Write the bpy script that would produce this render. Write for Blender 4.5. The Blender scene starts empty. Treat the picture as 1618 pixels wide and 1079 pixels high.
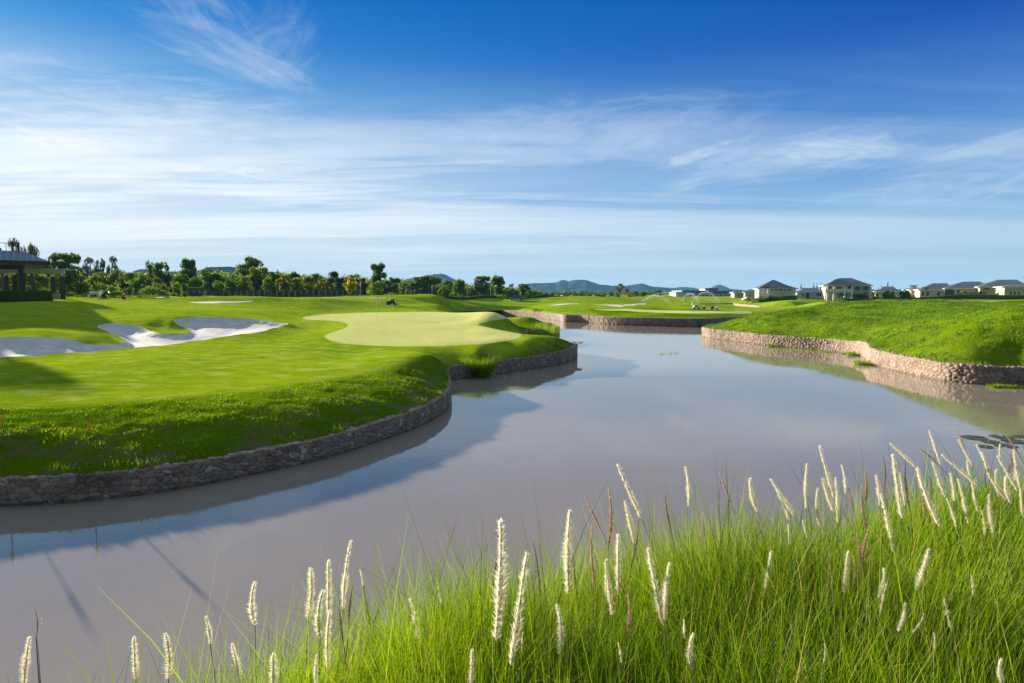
import bpy, bmesh, math, random
import numpy as np
from mathutils import Vector, Matrix
from mathutils.geometry import delaunay_2d_cdt
R = math.radians
random.seed(7)
rng = np.random.default_rng(11)
SC = bpy.context.scene
COL = SC.collection
# ------------------------------------------------------------------ camera
cam = bpy.data.objects.new('camera', bpy.data.cameras.new('camera'))
COL.objects.link(cam)
cam.location = (0, 0, 5.0)
PITCH = 4.865
cam.rotation_euler = (R(90 - PITCH), 0, 0)
cam.data.lens = 20.0
cam.data.sensor_width = 36.0
cam.data.clip_start = 0.05
cam.data.clip_end = 20000
SC.camera = cam
# ------------------------------------------------------------------ light and exposure
SUN_EL = 12.5
SUN_DIR = Vector((-0.735, 0.677, 0)).normalized() * math.cos(R(SUN_EL)) + Vector((0, 0, math.sin(R(SUN_EL))))
sd = bpy.data.lights.new('sun', 'SUN')
sd.energy = 5.0
sd.angle = R(0.9)
sd.color = (1.0, 0.90, 0.74)
sun = bpy.data.objects.new('sun', sd)
COL.objects.link(sun)
sun.rotation_euler = (-SUN_DIR).to_track_quat('-Z', 'Y').to_euler()
sun.location = (-40, 40, 60)
SC.view_settings.view_transform = 'Standard'
SC.view_settings.look = 'None'
SC.view_settings.gamma = 1
SC.view_settings.exposure = 1.5
SC.cycles.max_bounces = 8
SC.cycles.transparent_max_bounces = 12
SC.cycles.volume_bounces = 0
SC.cycles.use_denoising = True


class NT:
    """tiny helper for node trees"""
    def __init__(s, tree):
        s.t = tree; s.n = tree.nodes; s.l = tree.links
    def add(s, typ, **kw):
        n = s.n.new(typ)
        for k, v in kw.items():
            setattr(n, k, v)
        return n
    def put(s, sock, v):
        if isinstance(v, bpy.types.NodeSocket): s.l.new(v, sock)
        elif v is not None: sock.default_value = v
    def math(s, op, a, b=None, c=None, clamp=False):
        n = s.add('ShaderNodeMath', operation=op, use_clamp=clamp)
        s.put(n.inputs[0], a); s.put(n.inputs[1], b)
        if c is not None: s.put(n.inputs[2], c)
        return n.outputs[0]
    def mix(s, f, a, b, blend='MIX'):
        n = s.add('ShaderNodeMix', data_type='RGBA', blend_type=blend)
        s.put(n.inputs[0], f); s.put(n.inputs[6], a); s.put(n.inputs[7], b)
        return n.outputs[2]
    def noise(s, vec, scale, detail=4, rough=0.55, dist=0.0, dim='3D'):
        n = s.add('ShaderNodeTexNoise', noise_dimensions=dim)
        if vec is not None: s.l.new(vec, n.inputs['Vector'])
        n.inputs['Scale'].default_value = scale; n.inputs['Detail'].default_value = detail
        n.inputs['Roughness'].default_value = rough; n.inputs['Distortion'].default_value = dist
        return n.outputs[0]
    def ramp(s, f, stops, interp='LINEAR'):
        n = s.add('ShaderNodeValToRGB')
        n.color_ramp.interpolation = interp
        e = n.color_ramp.elements
        while len(e) < len(stops): e.new(0.5)
        for el, (p, c) in zip(e, stops):
            el.position = p
            el.color = (c, c, c, 1) if isinstance(c, (int, float)) else (*c, 1)
        s.l.new(f, n.inputs[0])
        return n.outputs[0]
    def mapr(s, v, a, b, c=0.0, d=1.0, smooth=True):
        n = s.add('ShaderNodeMapRange', interpolation_type='SMOOTHSTEP' if smooth else 'LINEAR')
        s.put(n.inputs[0], v)
        for i, q in zip((1, 2, 3, 4), (a, b, c, d)): s.put(n.inputs[i], q)
        return n.outputs[0]
    def mapping(s, vec, loc=(0, 0, 0), rot=(0, 0, 0), sc=(1, 1, 1)):
        n = s.add('ShaderNodeMapping')
        s.l.new(vec, n.inputs[0])
        n.inputs[1].default_value = loc; n.inputs[2].default_value = rot; n.inputs[3].default_value = sc
        return n.outputs[0]


# ------------------------------------------------------------------ sky (world shader: Nishita light, deeper blue, cirrus)
world = bpy.data.worlds.new("World")
SC.world = world
world.use_nodes = True
w = NT(world.node_tree)
# bearing, height, half width, half height, tilt, strength, noise scales, seed
WISPS = [(-25.5, 20.0, 7.5, 1.8, -13, 0.28, 7, 22, 3.0), (-21.5, 21.5, 4.0, 3.0, 40, 0.16, 9, 22, 5.0), (-30, 25.0, 8, 2.5, -30, 0.18, 10, 40, 9.0), (-34, 14.5, 15, 3.0, 3, 0.30, 8, 40, 44.0),
         (17.2, 12.6, 4.6, 0.55, 14, 0.62, 16, 60, 8.0), (29.0, 11.9, 5.5, 1.4, -3, 0.85, 10, 34, 12.0), (23, 11.4, 12, 2.2, 5, 0.40, 8, 34, 21.0), (42, 11.0, 9, 1.3, 6, 0.60, 9, 44, 31.0),
         (8, 15.2, 16, 3.0, 3, 0.30, 6, 26, 17.0), (38, 8.2, 10, 1.6, 5, 0.45, 8, 40, 61.0), (-38, 11.6, 7, 1.0, 3, 0.75, 16, 60, 71.0), (-26, 10.6, 9, 0.5, 0, 0.7, 20, 80, 81.0)]
w.n.clear()
sky = w.add('ShaderNodeTexSky', sky_type='NISHITA', sun_disc=False, sun_elevation=R(SUN_EL),
            sun_rotation=math.atan2(SUN_DIR.x, SUN_DIR.y), air_density=1.0, dust_density=0.6, ozone_density=2.5)
tc = w.add('ShaderNodeTexCoord').outputs['Generated']
sep = w.add('ShaderNodeSeparateXYZ'); w.l.new(tc, sep.inputs[0])
X, Y, Z = sep.outputs
el = w.math('MAXIMUM', Z, 0.0)
# clear sky: blue deepening with height within the view and away from the sun (to the right)
side = w.mapr(X, -0.75, 0.65, 0.0, 1.0, False)                   # 0 left .. 1 right
K = 10.0
def kc(c): return tuple(K * q for q in c)
lo = w.ramp(el, [(0.0, (0.50, 0.62, 0.68)), (0.08, (0.40, 0.57, 0.69)), (0.18, (0.22, 0.46, 0.70)), (0.30, (0.055, 0.32, 0.66)), (0.44, (0.004, 0.165, 0.55)), (0.62, (0.34, 0.44, 0.56)), (1.0, (0.44, 0.52, 0.60))])
hi = w.ramp(el, [(0.0, (0.42, 0.55, 0.60)), (0.06, (0.31, 0.48, 0.61)), (0.13, (0.085, 0.30, 0.58)), (0.22, (0.004, 0.155, 0.51)), (0.36, (0.0005, 0.058, 0.36)), (0.48, (0.001, 0.06, 0.30)), (0.64, (0.32, 0.42, 0.54)), (1.0, (0.44, 0.52, 0.60))])  # both ramps brightened overhead, out of view, to lift the shaded ground
grad = w.mix(side, lo, hi)
grad = w.mix(1.0, grad, (K, K, K, 1), 'MULTIPLY')
base = w.mix(0.993, sky.outputs[0], grad)
# cirrus laid out on a high plane, so it foreshortens towards the horizon
zz = w.math('MAXIMUM', w.math('ADD', Z, 0.05), 0.02)
px = w.math('DIVIDE', X, zz); py = w.math('DIVIDE', Y, zz)
cx = w.add('ShaderNodeCombineXYZ'); w.l.new(px, cx.inputs[0]); w.l.new(py, cx.inputs[1])
P = cx.outputs[0]
n1 = w.noise(w.mapping(P, (1.3, 0.7, 0), (0, 0, R(-10)), (0.18, 0.75, 1)), 1.0, 10, 0.60, 0.7)
n4 = w.noise(w.mapping(P, (2.2, 7.1, 0), (0, 0, R(-16)), (0.45, 2.6, 1)), 1.0, 10, 0.66, 1.1)
n2 = w.noise(w.mapping(P, (4.1, 2.2, 0), (0, 0, R(6)), (0.09, 0.26, 1)), 1.0, 5, 0.5, 0.3)
n3 = w.noise(w.mapping(P, (9.0, 5.0, 0), (0, 0, R(-25)), (0.9, 2.0, 1)), 1.0, 10, 0.68, 0.8)
veil = w.mapr(n2, 0.36, 0.66)
streak = w.mapr(w.math('ADD', w.math('MULTIPLY', n1, 0.6), w.math('MULTIPLY', n4, 0.4)), 0.43, 0.60)
low = w.mapr(el, 0.37, 0.13)                                     # clouds gather low in the sky
leftw = w.mapr(X, 0.80, -0.45, 0.30, 1.0)
hor = w.mapr(el, 0.015, 0.09, 0.35, 1.0)
cov = w.math('ADD', w.math('MULTIPLY', streak, 0.72), w.math('MULTIPLY', veil, 0.30))
cov = w.math('MULTIPLY', w.math('MULTIPLY', cov, hor), w.math('MULTIPLY', low, leftw))
cov = w.math('MULTIPLY', cov, w.mapr(n3, 0.30, 0.65, 0.72, 1.05))
sheet = w.math('MULTIPLY', w.math('MULTIPLY', w.mapr(el, 0.40, 0.12), w.mapr(el, 0.0, 0.12, 0.35, 1.0)), w.mapr(X, 0.8, -0.6, 0.40, 0.38))
sheet = w.math('MULTIPLY', sheet, w.mapr(n2, 0.30, 0.62, 0.35, 1.0))
def union(a, b): return w.math('SUBTRACT', w.math('ADD', a, b), w.math('MULTIPLY', a, b))
cov = union(cov, sheet)
# long thin bars low over the trees
bars = w.mapr(w.noise(w.mapping(P, (5, 3, 0), (0, 0, R(-4)), (0.05, 0.42, 1)), 1.0, 7, 0.55, 0.4), 0.47, 0.60)
cov = union(cov, w.math('MULTIPLY', bars, w.math('MULTIPLY', w.mapr(el, 0.26, 0.10), w.mapr(el, 0.0, 0.05, 0.15, 0.55))))
A_ = w.math('ARCTAN2', X, Y); E_ = w.math('ARCSINE', Z)
def wisp(az, elv, wa, we, tilt, amp, s1, s2, seed):
    """one wisp of cirrus at a compass bearing and height (degrees)"""
    a = w.math('SUBTRACT', A_, R(az)); e = w.math('SUBTRACT', E_, R(elv))
    c, s_ = math.cos(R(tilt)), math.sin(R(tilt))
    p = w.math('ADD', w.math('MULTIPLY', a, c), w.math('MULTIPLY', e, s_))
    q = w.math('SUBTRACT', w.math('MULTIPLY', e, c), w.math('MULTIPLY', a, s_))
    cb = w.add('ShaderNodeCombineXYZ'); w.l.new(p, cb.inputs[0]); w.l.new(q, cb.inputs[1])
    nn = w.noise(w.mapping(cb.outputs[0], (seed, seed * .7, 0), (0, 0, 0), (s1, s2, 1)), 1.0, 10, 0.66, 1.6)
    d = w.math('ADD', w.math('POWER', w.math('ABSOLUTE', w.math('DIVIDE', p, R(wa))), 2.0),
               w.math('POWER', w.math('ABSOLUTE', w.math('DIVIDE', q, R(we))), 2.0))
    d = w.math('SUBTRACT', d, w.math('MULTIPLY', w.math('SUBTRACT', nn, 0.5), 3.0))
    m = w.mapr(d, 1.5, -0.6)
    return w.math('MULTIPLY', w.math('MULTIPLY', m, w.mapr(nn, 0.30, 0.70, 0.35, 1.0)), amp)
for a in WISPS:
    cov = union(cov, wisp(*a))
cov = w.math('MINIMUM', cov, 0.95)
ccol = w.mix(side, (0.90 * K, 0.92 * K, 0.93 * K, 1), (0.48 * K, 0.62 * K, 0.74 * K, 1))
ccol = w.mix(w.mapr(el, 0.0, 0.12), w.mix(1.0, ccol, (0.82, 0.87, 0.91, 1), 'MULTIPLY'), ccol)
skyc = w.mix(cov, base, ccol)
skyc = w.mix(w.mapr(Y, 0.10, -0.35, 0.0, 0.9), skyc, (0.13 * K, 0.20 * K, 0.32 * K, 1))   # unseen sky behind the camera, darkened to deepen the shade
bg = w.add('ShaderNodeBackground'); w.l.new(skyc, bg.inputs[0]); bg.inputs[1].default_value = 0.0415
wo = w.add('ShaderNodeOutputWorld'); w.l.new(bg.outputs[0], wo.inputs[0])

# ------------------------------------------------------------------ generic helpers
FPX = 899.0
cp_, sp_ = math.cos(R(PITCH)), math.sin(R(PITCH))
def ray(u, v):
    a = (u - 809.0) / FPX; b = (539.5 - v) / FPX
    return np.array([a, cp_ + b * sp_, -sp_ + b * cp_])
def W(u, v, z):
    """point of the place seen along a bearing, at height z"""
    d = ray(u, v); t = (z - 5.0) / d[2]
    return (d[0] * t, d[1] * t)
def U(u, dist):
    """x of a bearing at a distance"""
    return (u - 809.0) / FPX * dist / (cp_ + 0.0)
def zat(v, dist):
    """height seen at row v at a distance"""
    d = ray(809, v); return 5.0 + d[2] / d[1] * dist

def tag(o, label=None, cat=None, group=None, kind=None):
    if label: o['label'] = label
    if cat: o['category'] = cat
    if group: o['group'] = group
    if kind: o['kind'] = kind
    return o
def link(o, parent=None):
    COL.objects.link(o)
    if parent: o.parent = parent
    return o
def empty(name, loc, rz=0, label=None, cat=None, group=None):
    o = bpy.data.objects.new(name, None); link(o)
    o.location = loc; o.rotation_euler = (0, 0, rz); o.empty_display_size = .2
    return tag(o, label, cat, group)
def npmesh(name, V, Fc, mats=(), parent=None, smooth=False, midx=None, attrs=None, uv=None):
    """V (n,3), Fc list of equal-length-face arrays"""
    me = bpy.data.meshes.new(name)
    V = np.asarray(V, dtype=np.float32)
    if not isinstance(Fc, list): Fc = [Fc]
    Fc = [np.asarray(f, dtype=np.int32) for f in Fc if len(f)]
    me.vertices.add(len(V)); me.vertices.foreach_set('co', V.ravel())
    nl = sum(f.size for f in Fc); nf = sum(len(f) for f in Fc)
    me.loops.add(nl); me.polygons.add(nf)
    me.loops.foreach_set('vertex_index', np.concatenate([f.ravel() for f in Fc]))
    st = []; c = 0
    for f in Fc:
        st.append(c + np.arange(len(f)) * f.shape[1]); c += f.size
    me.polygons.foreach_set('loop_start', np.concatenate(st).astype(np.int32))
    if midx is not None: me.polygons.foreach_set('material_index', np.asarray(midx, dtype=np.int32))
    me.update(calc_edges=True)
    me.validate()
    if smooth: me.polygons.foreach_set('use_smooth', np.ones(len(me.polygons), dtype=bool))
    for k, a in (attrs or {}).items():
        a = np.asarray(a, dtype=np.float32)
        at = me.attributes.new(k, 'FLOAT', 'POINT'); at.data.foreach_set('value', a)
    for m in mats: me.materials.append(m)
    o = bpy.data.objects.new(name, me)
    return link(o, parent)

def smooth01(x): x = np.clip(x, 0, 1); return x * x * (3 - 2 * x)
_perm = rng.permutation(65536)
_gr = rng.random(65536) * 2 * np.pi
def gnoise(x, y, seed=0):
    xi = np.floor(x).astype(np.int64); yi = np.floor(y).astype(np.int64)
    fx = x - xi; fy = y - yi
    def g(i, j):
        h = _perm[(_perm[(i + seed * 131) & 65535] + j) & 65535]
        a = _gr[h]
        return np.cos(a) * (x - i) + np.sin(a) * (y - j)
    ux = fx ** 3 * (fx * (fx * 6 - 15) + 10); uy = fy ** 3 * (fy * (fy * 6 - 15) + 10)
    a = g(xi, yi); b = g(xi + 1, yi); c = g(xi, yi + 1); d = g(xi + 1, yi + 1)
    return (a * (1 - ux) + b * ux) * (1 - uy) + (c * (1 - ux) + d * ux) * uy
def fbm(x, y, oct=4, seed=0, gain=0.5):
    s = 0; am = 1
    for k in range(oct):
        s = s + am * gnoise(x * 2 ** k + 17.3 * k, y * 2 ** k - 9.1 * k, seed + k); am *= gain
    return s
def pip(px, py, poly):
    poly = np.asarray(poly)[:, :2]
    ins = np.zeros(px.shape, bool)
    x0, y0 = poly[:, 0], poly[:, 1]; x1, y1 = np.roll(x0, -1), np.roll(y0, -1)
    for a, b, c, d in zip(x0, y0, x1, y1):
        if b == d: continue
        m = ((b > py) != (d > py)) & (px < (c - a) * (py - b) / (d - b) + a)
        ins ^= m
    return ins
def pdist(px, py, poly, closed=True):
    poly = np.asarray(poly)[:, :2]
    q = np.roll(poly, -1, 0) if closed else poly[1:]
    p = poly if closed else poly[:-1]
    best = np.full(px.shape, 1e9)
    for (a, b), (c, d) in zip(p, q):
        ex, ey = c - a, d - b; L = ex * ex + ey * ey + 1e-12
        t = np.clip(((px - a) * ex + (py - b) * ey) / L, 0, 1)
        best = np.minimum(best, (px - a - t * ex) ** 2 + (py - b - t * ey) ** 2)
    return np.sqrt(best)
def catmull(pts, step, closed=False):
    """resample a polyline smoothly, step may be a function of distance from the camera"""
    P_ = np.asarray(pts, float); n = len(P_); out = []
    rngi = range(n) if closed else range(n - 1)
    for i in rngi:
        if closed: p0, p1, p2, p3 = P_[(i - 1) % n], P_[i], P_[(i + 1) % n], P_[(i + 2) % n]
        else: p0, p1, p2, p3 = P_[max(i - 1, 0)], P_[i], P_[i + 1], P_[min(i + 2, n - 1)]
        a = (np.linalg.norm((p2 - p1)[:2])); st = step(p1) if callable(step) else step
        k = max(1, int(math.ceil(a / st)))
        # centripetal-like tangents
        def dd(a_, b_): return max(np.linalg.norm((b_ - a_)[:2]), 1e-4)
        d1, d2, d3 = dd(p0, p1), dd(p1, p2), dd(p2, p3)
        if np.allclose(p0, p1): m1 = (p2 - p1)
        else: m1 = d2 * ((p1 - p0) / d1 - (p2 - p0) / (d1 + d2) + (p2 - p1) / d2)
        if np.allclose(p2, p3): m2 = (p2 - p1)
        else: m2 = d2 * ((p2 - p1) / d2 - (p3 - p1) / (d2 + d3) + (p3 - p2) / d3)
        for j in range(k):
            t = j / k; t2, t3 = t * t, t * t * t
            out.append((2 * t3 - 3 * t2 + 1) * p1 + (t3 - 2 * t2 + t) * m1 + (-2 * t3 + 3 * t2) * p2 + (t3 - t2) * m2)
    if not closed: out.append(P_[-1])
    return np.array(out)

# ------------------------------------------------------------------ materials
def mat(name):
    m = bpy.data.materials.new(name); m.use_nodes = True
    t = NT(m.node_tree); b = t.n['Principled BSDF']
    return m, t, b
def plain(name, col, rough=0.7, vary=0.12, scale=3.0, spec=0.3, metal=0.0, bump=0.0):
    m, t, b = mat(name)
    co = t.add('ShaderNodeTexCoord').outputs['Object']
    n = t.noise(co, scale, 5, 0.6)
    c = t.mix(t.mapr(n, 0.3, 0.7), tuple(q * (1 - vary) for q in col) + (1,), tuple(min(1, q * (1 + vary)) for q in col) + (1,))
    t.l.new(c, b.inputs['Base Color'])
    b.inputs['Roughness'].default_value = rough; b.inputs['Metallic'].default_value = metal
    b.inputs['Specular IOR Level'].default_value = spec
    if bump:
        bp = t.add('ShaderNodeBump'); bp.inputs['Strength'].default_value = bump; bp.inputs['Distance'].default_value = 0.02
        t.l.new(t.noise(co, scale * 8, 4), bp.inputs['Height']); t.l.new(bp.outputs[0], b.inputs['Normal'])
    return m
def turf(name, c1, c2, fsc, bump, dist, straw=0.0, streak=(1, 1, 1)):
    m, t, b = mat(name)
    co = t.add('ShaderNodeNewGeometry').outputs['Position']
    big = t.noise(co, 0.16, 4, 0.55)
    mid = t.noise(co, 1.7, 5, 0.65)
    fin = t.noise(t.mapping(co, sc=streak), fsc, 6, 0.75)
    c = t.mix(t.mapr(big, 0.35, 0.68), (*c1, 1), (*c2, 1))
    dk = tuple(q * 0.62 for q in c1) + (1,)
    c = t.mix(t.mapr(fin, 0.62, 0.30, 0, 0.65), c, dk)
    c = t.mix(t.mapr(mid, 0.50, 0.72, 0, 0.45), c, (c2[0] * 1.35, c2[1] * 1.12, c2[2] * 1.2, 1))
    if straw:
        s = t.noise(co, 0.9, 6, 0.7)
        at = t.add('ShaderNodeAttribute', attribute_name='straw').outputs['Fac']
        c = t.mix(t.math('MULTIPLY', t.mapr(s, 0.47, 0.64), at), c, (0.20, 0.15, 0.075, 1))
    t.l.new(c, b.inputs['Base Color'])
    b.inputs['Roughness'].default_value = 0.95; b.inputs['Specular IOR Level'].default_value = 0.0
    bp = t.add('ShaderNodeBump'); bp.inputs['Strength'].default_value = bump; bp.inputs['Distance'].default_value = dist
    h = t.math('ADD', t.math('MULTIPLY', fin, 1.0), t.math('MULTIPLY', mid, 1.3))
    t.l.new(h, bp.inputs['Height']); t.l.new(bp.outputs[0], b.inputs['Normal'])
    return m
M = {}
M['rough'] = turf('rough_turf', (0.060, 0.150, 0.006), (0.125, 0.245, 0.008), 9, 1.0, 0.16, 1.0)
M['fair'] = turf('mown_turf', (0.125, 0.270, 0.010), (0.190, 0.335, 0.014), 16, 0.8, 0.06)
M['green'] = turf('putting_turf', (0.56, 0.58, 0.175), (0.63, 0.64, 0.215), 26, 0.5, 0.02)
M['sand'] = plain('bunker_sand', (0.62, 0.575, 0.51), 0.95, 0.14, 1.2, 0.1, bump=0.6)
M['path'] = plain('path_concrete', (0.40, 0.385, 0.37), 0.9, 0.12, 0.8, 0.2)
M['mud'] = plain('pond_mud', (0.10, 0.07, 0.045), 0.9)
def water_mat():
    m, t, b = mat('murky_water')
    co = t.add('ShaderNodeNewGeometry').outputs['Position']
    n = t.noise(co, 0.12, 3, 0.5)
    t.l.new(t.mix(t.mapr(n, 0.3, 0.7), (0.255, 0.212, 0.166, 1), (0.280, 0.235, 0.186, 1)), b.inputs['Base Color'])
    b.inputs['Roughness'].default_value = 0.02; b.inputs['IOR'].default_value = 1.65
    b.inputs['Specular IOR Level'].default_value = 0.5
    bp = t.add('ShaderNodeBump'); bp.inputs['Strength'].default_value = 0.25; bp.inputs['Distance'].default_value = 0.010
    h = t.math('ADD', t.noise(co, 2.2, 3, 0.5), t.math('MULTIPLY', t.noise(t.mapping(co, sc=(1, 2.2, 1)), 9, 3, 0.5), t.mapr(t.noise(co, 0.18, 2), 0.45, 0.65, 0.05, 0.32)))
    t.l.new(h, bp.inputs['Height']); t.l.new(bp.outputs[0], b.inputs['Normal'])
    return m
M['water'] = water_mat()
def stone_mat(name, cols, gap):
    m, t, b = mat(name)
    cell = t.add('ShaderNodeAttribute', attribute_name='cell').outputs['Fac']
    edge = t.add('ShaderNodeAttribute', attribute_name='edge').outputs['Fac']
    co = t.add('ShaderNodeNewGeometry').outputs['Position']
    c = t.ramp(cell, cols)
    c = t.mix(t.mapr(t.noise(co, 14, 5, 0.7), 0.35, 0.7, 0, 0.5), c, t.mix(1.0, c, (0.55, 0.53, 0.5, 1), 'MULTIPLY'))
    c = t.mix(t.mapr(t.noise(co, 0.8, 4, 0.6), 0.52, 0.68, 0, 0.75), c, t.mix(1.0, c, (0.42, 0.42, 0.33, 1), 'MULTIPLY'))
    c = t.mix(t.mapr(edge, 0.13, 0.03, 0, 0.85), c, (*gap, 1))
    sx = t.add('ShaderNodeSeparateXYZ'); t.l.new(co, sx.inputs[0])
    wet = t.mapr(t.math('ADD', sx.outputs[2], t.math('MULTIPLY', t.noise(co, 3, 3), 0.12)), 0.20, 0.10)
    c = t.mix(t.math('MULTIPLY', wet, 0.6), c, t.mix(1.0, c, (0.35, 0.31, 0.25, 1), 'MULTIPLY'))
    t.l.new(c, b.inputs['Base Color']); b.inputs['Roughness'].default_value = 0.85
    bp = t.add('ShaderNodeBump'); bp.inputs['Strength'].default_value = 0.5; bp.inputs['Distance'].default_value = 0.02
    t.l.new(t.noise(co, 25, 4, 0.6), bp.inputs['Height']); t.l.new(bp.outputs[0], b.inputs['Normal'])
    return m
M['stone_l'] = stone_mat('rubble_stone_dark', [(0.0, (0.20, 0.145, 0.11)), (0.25, (0.33, 0.22, 0.155)), (0.5, (0.24, 0.205, 0.18)), (0.7, (0.42, 0.26, 0.17)), (0.88, (0.30, 0.26, 0.22)), (1.0, (0.52, 0.46, 0.38))], (0.06, 0.048, 0.036))
M['stone_r'] = stone_mat('rubble_stone_pink', [(0.0, (0.20, 0.135, 0.09)), (0.35, (0.29, 0.20, 0.14)), (0.6, (0.25, 0.20, 0.155)), (0.85, (0.34, 0.22, 0.155)), (1.0, (0.37, 0.30, 0.23))], (0.07, 0.05, 0.035))
# ------------------------------------------------------------------ the pond outline and the stone walls that hold it
def base(u, v, w_): x, y = W(u, v, 0.0); return (x, y, w_)
WALL_LEFT = [base(*a) for a in [(-400, 798, .6), (-150, 803, .62), (0, 800, .63), (100, 795, .62), (200, 785, .6), (300, 770, .6), (400, 750, .6), (500, 728, .6), (600, 697, .62),
    (660, 675, .65), (700, 652, .65), (712, 633, .65), (710, 618, .68), (706, 607, .72), (716, 600, .75), (740, 597, .76), (775, 593, .78), (830, 585, .8), (880, 577, .86), (905, 569, .98), (912, 561, 1.02)]]
WALL_LEFT += [(5.1, 44.6, 1.0), (4.2, 47.5, .9), (1.6, 52, .7), (.3, 58, .6), (1.4, 63.5, .65), (4.2, 67.0, .75), (5.7, 69.2, .78), (5.5, 73, .8), (5.0, 80, .8), (1, 90, .85), (-8, 99, .9), (-14, 110, 1.0), (-11, 120, 1.1)]
WALL_FAR = [base(*a) for a in [(793, 498.3, 1.15), (830, 501, 1.15), (862, 503.8, 1.15), (884, 506.6, 1.15), (897, 508.6, 1.15), (910, 508.8, 1.15), (930, 510, 1.15), (960, 512.3, 1.15), (1000, 514.2, 1.15), (1040, 515.2, 1.15),
    (1108, 516, 1.15), (1150, 514, 1.15), (1178, 510.5, 1.15), (1205, 506, 1.15)]] + [(62, 108, 1.1), (80, 112, 1.1)]
CH = [(84, 106, 1.0), (66, 96, .9), (48, 86, .9), (35, 78, .9), (26, 71.5, .95)]
WALL_RIGHT = [base(*a) for a in [(1109, 530.5, .98), (1120, 533.8, .98), (1160, 539, .98), (1215, 546, .96), (1260, 550.2, .96), (1300, 553.6, .96), (1337, 558, 1.0), (1360, 562.5, 1.1), (1370, 569, 1.15), (1376, 576, 1.1),
    (1395, 581, 1.05), (1420, 587, 1.0), (1460, 595.5, 1.0), (1500, 603, 1.0), (1560, 608.5, .98), (1618, 611, .97), (1720, 612, .97)]] + [(46, 27, 1.0), (64, 20, 1.0)]
NEAR = [(62, 15, -.3), (34, 11.5, -.3), (18, 9.0, -.3), (9, 7.2, -.3), (4, 6.3, -.3), (0, 5.6, -.3), (-3, 4.6, -.3), (-6, 2.8, -.3), (-10, -1, -.3), (-20, -6, -.3), (-42, -8, -.3), (-44, 9, .5)]
st = lambda p: max(0.35, min(3.0, math.hypot(p[0], p[1]) * 0.016))
cl, cf, cr = catmull(WALL_LEFT, st), catmull(WALL_FAR, st), catmull(WALL_RIGHT, st)
POND = np.vstack([cl, cf, np.array(CH), cr, np.array(NEAR)])
# second water channel far off to the right
F2 = [W(*a) + (1.3,) for a in [(1045, 481.5, 1.3), (1073, 481.5, 1.3), (1110, 480, 1.3), (1158, 479.3, 1.3), (1162, 480.2, 1.3), (1188, 482.5, 1.3), (1200, 484.4, 1.3), (1262, 486, 1.3), (1300, 486, 1.3)]]
POND2 = np.array(F2 + [(p[0] * .91, p[1] * .91, 1.0) for p in F2[::-1]])

GREEN = [(478, 502), (500, 498), (540, 495), (600, 493), (680, 493.2), (740, 495), (780, 498), (799, 501), (797, 504), (775, 507), (758, 510.5), (757, 514), (775, 518), (800, 523), (820, 527), (824, 531), (812, 536),
         (790, 540), (750, 544), (700, 546.3), (640, 547), (580, 545.5), (540, 542), (520, 537), (513, 532), (521, 526.5), (538, 521), (549, 515.5), (547, 511), (535, 508), (510, 506), (485, 504.5)]
def gz(v): return 1.6 + (547 - v) / 54 * 0.78
GREEN3 = [W(u, v, gz(v)) + (gz(v),) for u, v in GREEN]
BUNK = [(-70, 563, 1.68), (0, 564, 1.68), (60, 562, 1.68), (120, 558, 1.7), (185, 553, 1.72), (240, 548, 1.76), (300, 540, 1.84), (360, 532, 1.92), (410, 524, 2.05), (440, 517, 2.2), (456, 512.5, 2.35), (430, 508.5, 2.5), (400, 505, 2.65),
        (360, 502, 2.85), (310, 501.5, 2.9), (287, 503, 2.85), (273, 507, 2.7), (280, 513, 2.4), (297, 519, 2.15), (300, 524, 2.05), (290, 527.5, 2.0), (272, 528.5, 1.98), (250, 526, 2.05), (228, 519, 2.2), (205, 513, 2.45), (178, 511.5, 2.6),
        (155, 514.5, 2.5), (160, 520, 2.3), (178, 528, 2.1), (195, 536.5, 1.85), (194, 542.5, 1.8), (175, 545, 1.78), (148, 544.5, 1.85), (122, 540.5, 2.0), (95, 535.5, 2.15), (60, 533, 2.35), (0, 534.5, 2.3), (-70, 536, 2.25)]
BUNK3 = [W(u, v, z) + (z,) for u, v, z in BUNK]
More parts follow.
